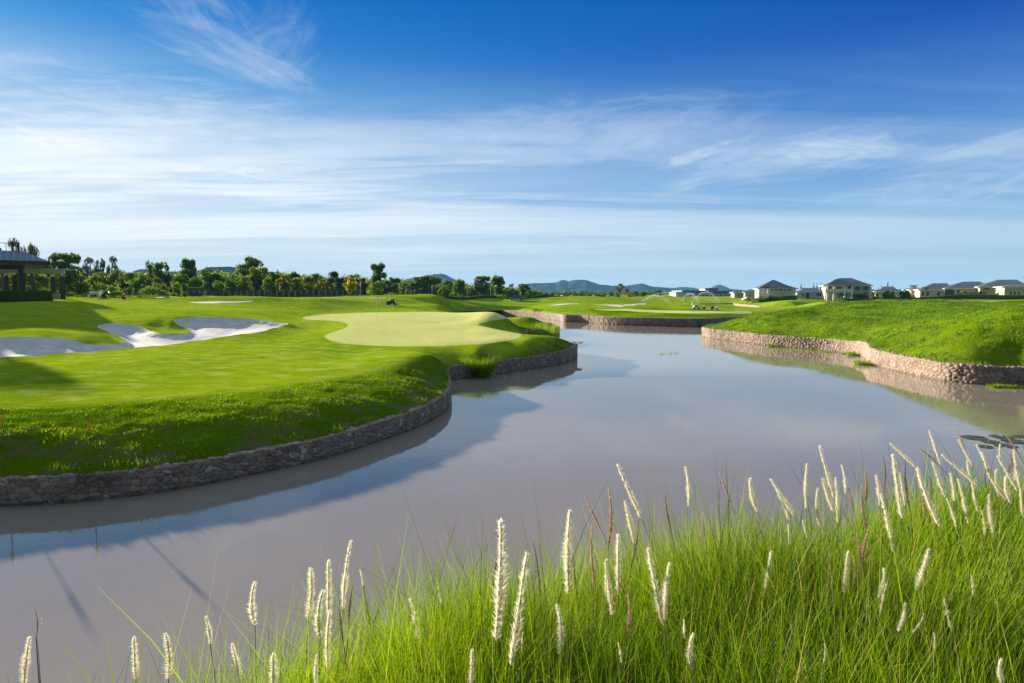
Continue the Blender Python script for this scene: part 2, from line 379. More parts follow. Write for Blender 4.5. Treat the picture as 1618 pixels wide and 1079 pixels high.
# ------------------------------------------------------------------ terrain height
ctrl = []
for c in (cl[::4], cf[::4], cr[::5]): ctrl += [tuple(p) for p in c]
ctrl += [(p[0], p[1], 1.3) for p in F2] + CH
ctrl += GREEN3 + BUNK3
for u, v in [(560, 505), (560, 530), (620, 503), (620, 515), (620, 530), (690, 503), (690, 515), (690, 530), (740, 505), (740, 520), (740, 534), (780, 530), (580, 516)]: ctrl.append(W(u, v, gz(v)) + (gz(v),))
for u, v, z in [(-200, 715, 1.2), (0, 692, 1.25), (75, 690, 1.22), (150, 675, 1.27), (230, 668, 1.28), (300, 663, 1.27), (400, 652, 1.24), (500, 640, 1.19), (600, 622, 1.12), (655, 608, 1.1),
    (0, 655, 1.4), (200, 640, 1.44), (400, 622, 1.4), (560, 603, 1.33), (650, 590, 1.25), (-100, 620, 1.55), (100, 610, 1.55), (300, 600, 1.5), (450, 590, 1.45), (330, 602, 1.47),
    (0, 590, 1.66), (150, 580, 1.66), (300, 565, 1.68), (430, 560, 1.6), (560, 562, 1.45), (680, 560, 1.38), (760, 556, 1.4), (840, 545, 1.5), (868, 531, 1.62), (890, 537, 1.4), (845, 522, 1.6), (700, 575, 1.2), (780, 572, 1.2), (850, 561, 1.25),
    (480, 520, 1.85), (440, 530, 1.8), (495, 545, 1.65), (470, 508, 2.1),
    (220, 500, 2.95), (235, 509, 2.6), (190, 503, 2.85), (130, 500, 2.95), (60, 500, 3.05), (0, 500, 3.1), (60, 520, 2.6), (110, 522, 2.45), (0, 518, 2.6), (-80, 500, 3.2), (260, 514, 2.35), (165, 530, 2.15), (130, 530, 2.3),
    (0, 477, 4.15), (60, 477, 4.15), (110, 474, 4.2), (170, 474, 4.1), (230, 476, 3.9), (-100, 477, 4.2), (300, 490, 3.3), (360, 488, 3.2), (420, 492, 2.9), (300, 478, 3.7), (400, 484, 3.2), (500, 485, 3.0),
    (810, 503, 1.55), (838, 500.5, 1.7), (800, 511, 1.25), (850, 512, .95), (868, 509, 1.2), (520, 490, 2.6), (620, 488, 2.4), (700, 490, 1.9), (750, 491.5, 1.6), (600, 480, 3.1), (700, 480, 2.8), (780, 487, 1.9),
    (830, 490, 1.5), (900, 491.5, 1.6), (1000, 494, 1.7), (1100, 495, 1.6), (950, 488, 1.8), (1040, 488, 1.9), (1120, 489, 1.8), (1000, 481, 2.1), (1100, 483, 1.9), (900, 481, 2.3), (960, 474, 2.8),
    (1160, 505, 1.9), (1180, 499.5, 2.4), (1210, 494.5, 2.75), (1250, 488.5, 3.15), (1300, 481.8, 3.6), (1350, 477, 3.95), (1400, 475.2, 4.1), (1480, 474.5, 4.15), (1560, 478, 3.9), (1618, 481, 3.75), (1700, 478, 4.0),
    (1420, 518, 2.4), (1400, 501, 2.8), (1400, 486, 3.45), (1350, 490, 3.2), (1450, 488, 3.5), (1500, 516.4, 2.8), (1500, 497, 3.3), (1540, 486, 3.65), (1618, 509, 3.3), (1618, 545, 2.05), (1618, 490, 3.85), (1550, 544, 2.0), (1550, 513, 3.05), (1720, 512, 3.3), (1720, 545, 2.1), (1215, 505, 2.25), (1260, 507, 2.25), (1300, 511, 2.2), (1300, 497, 2.7), (1350, 514, 2.25), (1420, 541, 1.65)]:
    ctrl.append(W(u, v, z) + (z,))
for u, d, z in [(-300, 70, 4.4), (0, 80, 4.3), (150, 100, 4.35), (300, 120, 4.2), (450, 140, 3.8), (600, 150, 3.5), (750, 165, 3.25), (700, 150, 3.45), (800, 180, 3.15), (850, 195, 3.1), (0, 200, 4.4), (300, 200, 4.3), (600, 220, 3.8), (850, 230, 3.2),
    (1300, 110, 2.9), (1400, 105, 2.9), (1500, 100, 3.0), (1600, 95, 3.2), (1250, 150, 2.5), (1300, 200, 2.8), (1500, 170, 3.0), (1618, 160, 3.2), (1800, 90, 3.6), (1800, 60, 3.8), (1200, 230, 2.9), (1050, 260, 3.0), (1300, 240, 2.95), (1618, 230, 3.1)]:
    ctrl.append((U(u, d), d, z))
for r_ in (450, 1200, 2500, 4500):
    for k in range(14):
        a = k / 14 * 2 * math.pi; ctrl.append((r_ * math.sin(a), r_ * math.cos(a), 3.2))
for p in [(-60, 30, 2.6), (-70, 0, 2.5), (-50, -15, 2.5), (70, 40, 4.0), (80, 5, 3), (0, -60, 3.5), (-60, -60, 3.5), (60, -60, 3.5)]: ctrl.append(p)
ctrl = np.array(ctrl)
def warp(x, y):
    r = np.hypot(x, y) + 1e-9; k = np.log1p(r / 12.0) / r
    return np.stack([x * k, y * k], -1)
cw = warp(ctrl[:, 0], ctrl[:, 1])
_, ui = np.unique(np.round(cw, 4), axis=0, return_index=True)
ctrl, cw = ctrl[ui], cw[ui]
def phi(r2): return np.where(r2 > 1e-18, 0.5 * r2 * np.log(np.maximum(r2, 1e-18)), 0)
n_ = len(cw)
A = np.zeros((n_ + 3, n_ + 3))
A[:n_, :n_] = phi(((cw[:, None] - cw[None]) ** 2).sum(-1)) + np.eye(n_) * 2e-5
A[:n_, n_] = 1; A[:n_, n_ + 1:] = cw; A[n_:, :n_] = A[:n_, n_:].T
sol = np.linalg.solve(A, np.concatenate([ctrl[:, 2], [0, 0, 0]]))
MOUNDS = [(470, 108, .5, 20, 4.2), (620, 122, .35, 22, 4.5), (560, 96, .45, 9, 4), (700, 112, .7, 12, 4), (790, 118, .6, 9, 4), (380, 92, .6, 10, 4), (850, 160, .7, 18, 5), (960, 190, .8, 20, 6), (1050, 150, .5, 12, 5), (900, 128, .45, 9, 4),
          (400, 88, .5, 9, 2.3), (520, 93, .45, 12, 2.3), (560, 113, .55, 14, 2.6), (690, 103, .5, 9, 2.4), (450, 100, .4, 8, 2.2), (980, 118, .4, 9, 2.6), (1060, 132, .4, 9, 2.6)]
def ebank(x):
    x = np.asarray(x, float)
    return np.where(x > 0, 1.9 + 0.42 * x - 0.008 * np.minimum(x, 20) ** 2, 1.9 + 0.55 * x - 0.22 * np.minimum(x * x, 9))
def hz(x, y):
    x = np.atleast_1d(np.asarray(x, float)); y = np.atleast_1d(np.asarray(y, float))
    q = warp(x, y); z = np.empty(len(x))
    for i in range(0, len(x), 20000):
        s = slice(i, i + 20000)
        r2 = ((q[s][:, None] - cw[None]) ** 2).sum(-1)
        z[s] = phi(r2) @ sol[:n_] + sol[n_] + q[s] @ sol[n_ + 1:]
    r = np.hypot(x, y)
    for u, d, a, sx, sy in MOUNDS:
        cx_ = U(u, d); z += a * np.exp(-((x - cx_) / sx) ** 2 / 2 - ((y - d + (x - cx_) * .25) / sy) ** 2 / 2)
    und = smooth01((r - 55) / 50) * smooth01((900 - r) / 500)
    z += und * (fbm(x / 30, y / 17, 2, 5) * (.32 + .55 * smooth01((r - 180) / 100)) + fbm(x / 9, y / 6, 2, 9) * 0.16)
    # near bank, the photographer's side
    sN = y - ebank(x)
    zb = 3.42 - 0.42 * np.clip(sN + .3, 0, 1) ** 1.4 - 0.62 * np.clip(sN - 0.5, 0, 60) + 0.10 * fbm(x / 1.4, y / 1.4, 3, 3)
    zb = np.where(y < 0, np.minimum(zb, 3.5), zb)
    L_ = 7.5 + 0.22 * np.abs(x)
    wN = smooth01((L_ - y) / (0.2 + np.maximum(np.abs(x) - 40, 0) * .4) + .5) * smooth01((90 - r) / 40)
    return z * (1 - wN) + np.maximum(zb, -1.2) * wN
def hit(u, v):
    """where the sight line meets the ground"""
    d = ray(u, v); t = np.concatenate([np.linspace(3, 60, 500), np.linspace(60.3, 400, 1100)])
    x, y, z = d[0] * t, d[1] * t, 5 + d[2] * t
    g = hz(x, y); inside = pip(x, y, POND)
    g = np.where(inside, 0, g)
    k = np.argmax(z < g)
    return (x[k], y[k], g[k])
def lump(x, y, mow):
    """small-scale lumpiness of unmown turf"""
    r = np.hypot(x, y)
    near = smooth01((75 - r) / 30)
    return (1 - mow) * near * (0.075 * fbm(x / 1.5 + y / 3, y / 0.8, 3, 21) + 0.035 * fbm(x / .35, y / .3, 2, 27))

LAWN = [hit(u, v)[:2] for u, v in [(-250, 655), (0, 645), (150, 640), (300, 628), (420, 615), (520, 600), (620, 585), (700, 572), (770, 560), (830, 552), (862, 545), (872, 537), (862, 529), (838, 522), (812, 517), (786, 511), (800, 505), (822, 501), (812, 498)]]
LAWN += [(U(790, 84), 84), (U(600, 90), 90), (U(300, 80), 80), (U(-250, 60), 60)]
def ell(u0, v0, u1, v1, z=None, n=14, wob=.15):
    return [(0.5 * (u0 + u1) + .5 * (u1 - u0) * math.cos(a) * (1 + wob * math.sin(3 * a)), .5 * (v0 + v1) + .5 * (v1 - v0) * math.sin(a)) for a in [2 * math.pi * k / n for k in range(n)]]
# small flat features placed on the terrain: (kind, name, label, outline)
REG = [('green', 'putting_green', None, [tuple(p) for p in catmull(GREEN3, 1.2, True)]),
       ('sand', 'sand_bunker', None, [tuple(p) for p in catmull(BUNK3, .8, True)])]
def flat(kind, name, pts):
    q = []
    for u, v in pts:
        a = hit(u, v); q.append((a[0], a[1], a[2]))
    REG.append((kind, name, None, [tuple(p) for p in catmull(q, 2.0, True)]))
flat('sand', 'sand_bunker', [(297, 477.3), (330, 476.7), (380, 475.9), (402, 475.7), (396, 477.2), (360, 478.3), (320, 479)])
flat('sand', 'sand_bunker', [(884, 480.3), (897, 479.3), (897, 480.8), (886, 481.8)])
flat('sand', 'sand_bunker', [(951, 481.3), (965, 481.2), (985, 483.2), (983, 485.2), (968, 483.8)])
flat('sand', 'sand_bunker', [(985, 481.8), (1005, 479.8), (1014, 479.2), (1004, 482.2), (990, 483)])
REG.append(('path', 'cart_path', None, [(U(727, 104), 104, 0), (U(733, 112), 112, 0), (U(739, 119), 119, 0), (U(750, 119), 119, 0), (U(746, 111), 111, 0), (U(742, 104), 104, 0)]))
flat('green', 'putting_green', [(936, 488.2), (980, 488.5), (1040, 490), (1100, 491.2), (1150, 491.5), (1185, 492), (1188, 493.5), (1150, 495), (1090, 495.2), (1020, 493), (970, 490.5)])
REG.append(('path', 'cart_path', None, [(U(250, 92), 92, 0), (U(340, 112), 112, 0), (U(500, 124), 124, 0), (U(650, 150), 150, 0), (U(760, 165), 165, 0), (U(760, 168), 168, 0), (U(650, 153), 153, 0), (U(500, 127), 127, 0), (U(340, 115), 115, 0), (U(250, 95), 95, 0)]))
REG.append(('path', 'cart_path', None, [(U(440, 103), 103, 0), (U(520, 104), 104, 0), (U(612, 106), 106, 0), (U(612, 107.3), 107.3, 0), (U(520, 105.3), 105.3, 0), (U(440, 104.3), 104.3, 0)]))

def dens(p, step=2.5):
    p = np.array(p, float); out = []
    for a, b in zip(p, np.roll(p, -1, 0)):
        k = max(1, int(np.hypot(*(b - a)[:2]) / step)); out += [tuple(a + (b - a) * j / k) for j in range(k)]
    return out
REG[:] = [(q[0], q[1], q[2], dens(q[3]) if q[0] == 'path' else q[3]) for q in REG]
def build_ground():
    pts = []
    a = np.arange(-0.86, 0.86, 0.0055); r = 0.5; rs = []
    while r < 11: rs.append(r); r += 0.16
    while r < 420: rs.append(r); r += max(.10, min(r * r / 2300, .018 * r))
    rr, aa = np.meshgrid(rs, a)
    j = rng.random(rr.shape) * .5
    rr = rr.ravel(); aa = aa.ravel() + 0.0015 * rng.standard_normal(rr.size)
    keep = (rr > 12) | (np.arange(rr.size) % 5 == 0)
    rr, aa = rr[keep], aa[keep]
    gx = np.concatenate([rr * np.sin(aa)]); gy = rr * np.cos(aa)
    ox, oy = [], []
    for r in np.geomspace(1.0, 3900, 64):
        k = 48; th = np.arange(k) / k * 2 * np.pi + rng.random() * .1
        th = th[(np.abs((th + np.pi) % (2 * np.pi) - np.pi) > .86) | (r > 425)]
        ox.append(r * np.sin(th)); oy.append(r * np.cos(th))
    gx = np.concatenate([gx] + ox); gy = np.concatenate([gy] + oy)
    ins = pip(gx, gy, POND) | pip(gx, gy, POND2)
    gx, gy = gx[~ins], gy[~ins]
    loops = [POND[:, :3], POND2[:, :3]] + [np.array(q[3]) for q in REG]
    for L_ in loops:
        near = pdist(gx, gy, L_)
        m = near > np.minimum(.12, .003 * np.hypot(gx, gy))
        gx, gy = gx[m], gy[m]
    verts = [Vector((float(x), float(y))) for x, y in zip(gx, gy)]; edges = []
    for L_ in loops:
        b = len(verts); n = len(L_)
        verts += [Vector((float(p[0]), float(p[1]))) for p in L_]
        edges += [(b + i, b + (i + 1) % n) for i in range(n)]
    rv, re, rf, _, _, _ = delaunay_2d_cdt(verts, edges, [], 0, 1e-5)
    V2 = np.array([(v.x, v.y) for v in rv]); T = np.array([f for f in rf if len(f) == 3], dtype=np.int32)
    c = V2[T].mean(1)
    wet = pip(c[:, 0], c[:, 1], POND) | pip(c[:, 0], c[:, 1], POND2)
    T, c = T[~wet], c[~wet]
    # orientation
    a_, b_, c_ = V2[T[:, 0]], V2[T[:, 1]], V2[T[:, 2]]
    cr_ = (b_[:, 0] - a_[:, 0]) * (c_[:, 1] - a_[:, 1]) - (b_[:, 1] - a_[:, 1]) * (c_[:, 0] - a_[:, 0])
    T = np.where((cr_ < 0)[:, None], T[:, ::-1], T)
    x, y = V2[:, 0], V2[:, 1]
    z = hz(x, y)
    mow = smooth01((pip(x, y, LAWN) * 2 - 1) * pdist(x, y, LAWN) / 1.2 + .5)
    far = smooth01((np.hypot(x, y) - 75) / 12) * (y > 0)
    rightland = pdist(x, y, WALL_RIGHT, False) < 45
    mow = np.maximum(mow, far * 0.8 * ~(rightland & (x > 15)))
    region = np.full(len(T), -1)
    for i, q in enumerate(REG):
        m = pip(c[:, 0], c[:, 1], q[3]); region[m] = i
    flatw = np.ones(len(x))
    for q in REG[:2]:
        d = pdist(x, y, q[3]); i_ = pip(x, y, q[3])
        if q[0] == 'green': flatw *= np.where(i_, 0, smooth01(d / 1.5))
        else:
            flatw *= np.where(i_, 0, smooth01(d / .6))
            z = np.where(i_, z - 0.20 * smooth01(d / .30) - 0.34 * smooth01(d / 4.0) + .02 * fbm(x / .9, y / .9, 3, 33), z + .05 * np.exp(-(d / .35) ** 2))
    z += lump(x, y, np.maximum(mow, 0)) * flatw + 0.012 * fbm(x / 2, y / 2, 2, 40) * flatw
    # walls' edge: snap the pond outline to the tops of the walls
    dP = pdist(x, y, cl, False); dR = pdist(x, y, cr, False); dF = pdist(x, y, cf, False)
    for d, c3 in ((dP, cl), (dR, cr), (dF, cf)):
        m = d < .02
        dd = ((x[m][:, None] - c3[None, :, 0]) ** 2 + (y[m][:, None] - c3[None, :, 1]) ** 2)
        z[m] = c3[dd.argmin(1), 2] + .03
    straw = np.exp(-(dP / 2.2) ** 2) * .95 + np.exp(-(dR / 3.5) ** 2) * .35
    soil = smooth01((11 - np.hypot(x, y)) / 3) * (y < 7.5 + .22 * np.abs(x))
    V = np.column_stack([x, y, z])
    def sub(m, name, mats, midx=None, lift=0.0):
        t = T[m]; u_, inv = np.unique(t, return_inverse=True)
        o = npmesh(name, V[u_] + [0, 0, lift], inv.reshape(t.shape), mats, smooth=True, midx=midx, attrs={'straw': straw[u_], 'mow': mow[u_], 'soil': soil[u_]})
        return o
    fm = mow[T].mean(1)
    g = sub(region < 0, 'ground', [M['ground']]); tag(g, kind='structure')
    labs = iter(LABS)
    for i, q in enumerate(REG):
        if (region == i).sum() == 0: continue
        o = sub(region == i, q[1], [M[q[0]]]); tag(o, kind='structure')
    return V, T, region, mow
LABS = []
def ground_mat():
    """rough and mown turf blended by the mowing"""
    m, t, b = mat('turf')
    co = t.add('ShaderNodeNewGeometry').outputs['Position']
    mow = t.add('ShaderNodeAttribute', attribute_name='mow').outputs['Fac']
    st_ = t.add('ShaderNodeAttribute', attribute_name='straw').outputs['Fac']
    big = t.noise(co, 0.13, 4, 0.6); mid = t.noise(co, 1.5, 5, 0.65)
    fin = t.noise(co, 8.0, 6, 0.75); vf = t.noise(co, 22.0, 5, 0.8)
    def tone(c1, c2, f):
        c = t.mix(t.mapr(big, 0.35, 0.66), (*c1, 1), (*c2, 1))
        c = t.mix(t.mapr(f, 0.60, 0.30, 0, 0.6), c, tuple(q * .5 for q in c1) + (1,))
        return t.mix(t.mapr(mid, 0.5, 0.74, 0, 0.4), c, (c2[0] * 1.3, c2[1] * 1.1, c2[2], 1))
    ro = tone((0.085, 0.180, 0.003), (0.200, 0.310, 0.005), fin)
    fa0 = tone((0.215, 0.340, 0.006), (0.330, 0.430, 0.012), vf)
    dew = t.noise(t.mapping(co, sc=(0.7, 1.3, 1)), 1.1, 9, 0.74)
    fa = t.mix(t.mapr(dew, 0.49, 0.62, 0, 0.6), fa0, (0.42, 0.47, 0.10, 1))
    fa = t.mix(t.mapr(dew, 0.47, 0.36, 0, 0.5), fa, (0.11, 0.21, 0.004, 1))
    s = t.noise(co, 0.9, 6, 0.7)
    ro = t.mix(t.math('MULTIPLY', t.mapr(s, 0.47, 0.62), st_), ro, (0.23, 0.17, 0.09, 1))
    c = t.mix(mow, ro, fa)
    soil = t.add('ShaderNodeAttribute', attribute_name='soil').outputs['Fac']
    c = t.mix(soil, c, t.mix(t.mapr(mid, 0.4, 0.6), (0.040, 0.030, 0.016, 1), (0.085, 0.065, 0.035, 1)))
    t.l.new(c, b.inputs['Base Color'])
    b.inputs['Roughness'].default_value = 0.95; b.inputs['Specular IOR Level'].default_value = 0.0
    b1 = t.add('ShaderNodeBump'); b1.inputs['Strength'].default_value = 1.0
    t.l.new(t.mapr(mow, 0, 1, 0.20, 0.06, False), b1.inputs['Distance'])
    h = t.math('ADD', t.math('MULTIPLY', t.mix(mow, fin, vf), 1.0), t.math('MULTIPLY', mid, 0.9))
    t.l.new(h, b1.inputs['Height']); t.l.new(b1.outputs[0], b.inputs['Normal'])
    return m
M['ground'] = ground_mat()
GV, GT, GREG, GMOW = build_ground()
wat = npmesh('pond_water', [(-120, -60, 0), (320, -60, 0), (320, 330, 0), (-120, 330, 0)], [np.array([[0, 1, 2, 3]])], [M['water']])
tag(wat, kind='structure')

# ------------------------------------------------------------------ rubble walls
def stone_wall(name, curve, material, label, res, cell, thick=.42, z0=-.25, amp=.05, inward=1, wscale=1.0):
    P3 = np.asarray(curve)
    seg = np.hypot(*(P3[1:, :2] - P3[:-1, :2]).T); s = np.concatenate([[0], np.cumsum(seg)])
    n = int(s[-1] / res); ss = np.linspace(0, s[-1], n)
    x = np.interp(ss, s, P3[:, 0]); y = np.interp(ss, s, P3[:, 1]); wh = np.interp(ss, s, P3[:, 2]) * wscale
    tx, ty = np.gradient(x), np.gradient(y); L_ = np.hypot(tx, ty) + 1e-9; nx, ny = ty / L_ * inward, -tx / L_ * inward
    wh = wh + .025 * fbm(ss / .35, ss * 0, 2, 61) + .035
    hmax = wh.max() - z0
    nh = int(hmax / res) + 1; nt = max(3, int(thick / res / 1.3))
    prof = np.concatenate([np.linspace(0, 1, nh), 1 + np.linspace(0, 1, nt + 1)[1:]])
    S, Q = np.meshgrid(ss, prof, indexing='ij')
    WH = wh[:, None]
    zz_ = np.where(Q <= 1, z0 + (WH - z0) * Q, WH + 0 * Q)
    back = np.where(Q <= 1, 0, (Q - 1) * thick)
    tcoord = np.where(Q <= 1, zz_, WH + back)
    # voronoi on (s, t)
    a, b = S / cell, tcoord / (cell * .78)
    ia, ib = np.floor(a).astype(int), np.floor(b).astype(int)
    f1 = np.full(a.shape, 9.); f2 = np.full(a.shape, 9.); cid = np.zeros(a.shape)
    for da in (-1, 0, 1):
        for db in (-1, 0, 1):
            h = _perm[(_perm[(ia + da) & 65535] + ib + db) & 65535]
            px_ = ia + da + .5 + .42 * np.sin(h * 1.7); py_ = ib + db + .5 + .42 * np.cos(h * 2.3)
            d = np.hypot(a - px_, b - py_)
            m1 = d < f1
            f2 = np.where(m1, f1, np.minimum(f2, d)); cid = np.where(m1, (h % 997) / 997., cid); f1 = np.minimum(f1, d)
    edge = f2 - f1
    bulge = amp * (smooth01(edge / .35) * .9 + (cid - .5) * .7) + .3 * amp * fbm(S / .06, tcoord / .06, 2, 71)
    top = smooth01((Q - .985) / .03)
    ox = nx[:, None]; oy = ny[:, None]
    off = bulge * (1 - top) + .012
    X_ = x[:, None] + ox * (off - back); Y_ = y[:, None] + oy * (off - back); Z_ = zz_ + bulge * top
    V = np.column_stack([X_.ravel(), Y_.ravel(), Z_.ravel()])
    m = len(prof); i = np.arange(len(ss) - 1)[:, None] * m + np.arange(m - 1)[None]
    Fq = np.stack([i, i + m, i + m + 1, i + 1], -1).reshape(-1, 4)
    if inward > 0: Fq = Fq[:, ::-1]
    o = npmesh(name, V, [Fq], [material], smooth=True, attrs={'cell': cid.ravel(), 'edge': edge.ravel()})
    return tag(o, label, 'stone wall')
# pond lies to the right of travel direction along these curves
stone_wall('stone_retaining_wall', catmull(WALL_LEFT[:21], .2), M['stone_l'], 'low curving wall of dark brownish rubble stone holding up the left lawn', .030, .18, amp=.026)
stone_wall('stone_retaining_wall', catmull(WALL_LEFT[20:29], .4), M['stone_l'], 'short shaded stone wall round the reed cove behind the headland', .07, .3, amp=.05)
stone_wall('stone_retaining_wall', catmull(WALL_FAR, .5), M['stone_r'], 'long stone wall across the far end of the pond below the second green', .085, .34, amp=.08)
stone_wall('stone_retaining_wall', catmull(WALL_RIGHT, .3), M['stone_r'], 'sunlit pinkish rubble wall curving along the foot of the grassy rise on the right', .045, .27, amp=.065)
stone_wall('stone_retaining_wall', [(p[0], p[1], 1.35) for p in F2], M['stone_r'], 'distant stone edge of the second channel in front of the houses', .25, .5, amp=.08)
# ------------------------------------------------------------------ leaf and grass materials
def leaf_mat(name, stops, trans=0.35, dark=0.35, tcol=None):
    """foliage with per-leaf tone (attribute rnd), thin enough to glow when lit from behind"""
    m, t, b = mat(name)
    rnd = t.add('ShaderNodeAttribute', attribute_name='rnd').outputs['Fac']
    c = t.ramp(rnd, stops)
    oi = t.add('ShaderNodeObjectInfo').outputs['Random']
    c = t.mix(t.mapr(oi, 0, 1, 0, 0.35, False), c, t.mix(1.0, c, (0.72, 0.80, 0.62, 1), 'MULTIPLY'))
    t.l.new(c, b.inputs['Base Color'])
    b.inputs['Roughness'].default_value = 0.6; b.inputs['Specular IOR Level'].default_value = 0.18
    tr = t.add('ShaderNodeBsdfTranslucent'); t.l.new(t.mix(1.0, c, tcol or (1.0, 1.0, 0.5, 1), 'MULTIPLY'), tr.inputs[0])
    mx = t.add('ShaderNodeMixShader'); mx.inputs[0].default_value = trans
    t.l.new(b.outputs[0], mx.inputs[1]); t.l.new(tr.outputs[0], mx.inputs[2])
    t.l.new(mx.outputs[0], t.n['Material Output'].inputs[0])
    return m
M['tall'] = leaf_mat('tall_grass_blade', [(0.0, (0.045, 0.100, 0.004)), (0.45, (0.175, 0.290, 0.006)), (0.8, (0.260, 0.380, 0.010)), (0.93, (0.28, 0.36, 0.03)), (0.96, (0.34, 0.27, 0.12)), (1.0, (0.42, 0.34, 0.17))], 0.45, tcol=(1.25, 1.2, 0.5, 1))
M['tuft'] = leaf_mat('rough_grass_blade', [(0.0, (0.065, 0.140, 0.003)), (0.5, (0.175, 0.285, 0.005)), (0.9, (0.29, 0.40, 0.012)), (1.0, (0.27, 0.30, 0.06))], 0.4, tcol=(1.2, 1.2, 0.5, 1))
M['tuft_r'] = leaf_mat('shaded_hill_blade', [(0.0, (0.045, 0.110, 0.003)), (0.5, (0.130, 0.235, 0.004)), (0.85, (0.22, 0.32, 0.010)), (1.0, (0.30, 0.32, 0.05))], 0.4, tcol=(1.2, 1.2, 0.5, 1))  # darker copy of the rough grass; the right rise's shade put into colour
M['dry'] = leaf_mat('dry_grass', [(0.0, (0.20, 0.12, 0.06)), (1.0, (0.42, 0.32, 0.16))], 0.3)
M['plume_w'] = leaf_mat('plume_cream', [(0.0, (0.74, 0.66, 0.52)), (0.5, (0.88, 0.83, 0.70)), (1.0, (0.95, 0.92, 0.84))], 0.55, tcol=(1, 1, .95, 1))
M['plume_b'] = leaf_mat('plume_brown', [(0.0, (0.16, 0.065, 0.05)), (0.5, (0.28, 0.12, 0.08)), (1.0, (0.55, 0.40, 0.28))], 0.35, tcol=(1, .8, .6, 1))
M['plume_p'] = leaf_mat('plume_pinkish', [(0.0, (0.36, 0.20, 0.14)), (0.5, (0.58, 0.42, 0.31)), (1.0, (0.80, 0.70, 0.56))], 0.45, tcol=(1, .9, .8, 1))
M['stem_g'] = plain('stem_green', (0.12, 0.20, 0.03), 0.6)
M['stem_b'] = plain('stem_brown', (0.13, 0.07, 0.045), 0.6)
M['bark'] = plain('tree_bark', (0.13, 0.10, 0.075), 0.9, 0.3, 2.0)
M['bark_pale'] = plain('pale_bark', (0.30, 0.26, 0.21), 0.9, 0.25, 2.0)

def blades(P, H, Wd, az, lean, curve, nseg=5, rnd=None, roll=None):
    """many grass blades at once: P (n,3) roots; H heights; lean fraction sideways along az, more with height"""
    n = len(P); k = np.linspace(0, 1, nseg + 1)[None, :]
    H = H[:, None]; dx, dy = np.cos(az)[:, None], np.sin(az)[:, None]
    out = H * (lean[:, None] * k + curve[:, None] * k ** 2.2)
    zz = H * (k - 0.55 * curve[:, None] ** 2 * k ** 2.6)
    c = np.stack([P[:, 0:1] + dx * out, P[:, 1:2] + dy * out, P[:, 2:3] + zz], -1)
    fa = az + (roll if roll is not None else rng.uniform(-1.6, 1.6, n))
    sx, sy = -np.sin(fa)[:, None], np.cos(fa)[:, None]
    wd = Wd[:, None] * (1 - k ** 1.8) * .5 + Wd[:, None] * .04
    off = np.stack([sx * wd, sy * wd, np.zeros_like(wd)], -1)
    V = np.stack([c - off, c + off], 2).reshape(-1, 3)
    m = (nseg + 1) * 2
    b = (np.arange(n) * m)[:, None] + (np.arange(nseg) * 2)[None]
    Fq = np.stack([b, b + 1, b + 3, b + 2], -1).reshape(-1, 4)
    r = rnd if rnd is not None else rng.random(n)
    return V, Fq, np.repeat(r, m)
def join(parts):
    V, Fq, r = [], [], []; o = 0
    for v, f, q in parts:
        V.append(v); Fq.append(f + o); r.append(q); o += len(v)
    return np.concatenate(V), np.concatenate(Fq), np.concatenate(r)
def bmesh_obj(name, parts, m, parent=None, smooth=False):
    V, Fq, r = join(parts)
    return npmesh(name, V, [Fq], [m], parent, smooth=smooth, attrs={'rnd': r})
def gh(x, y):
    return float(hz([x], [y])[0])

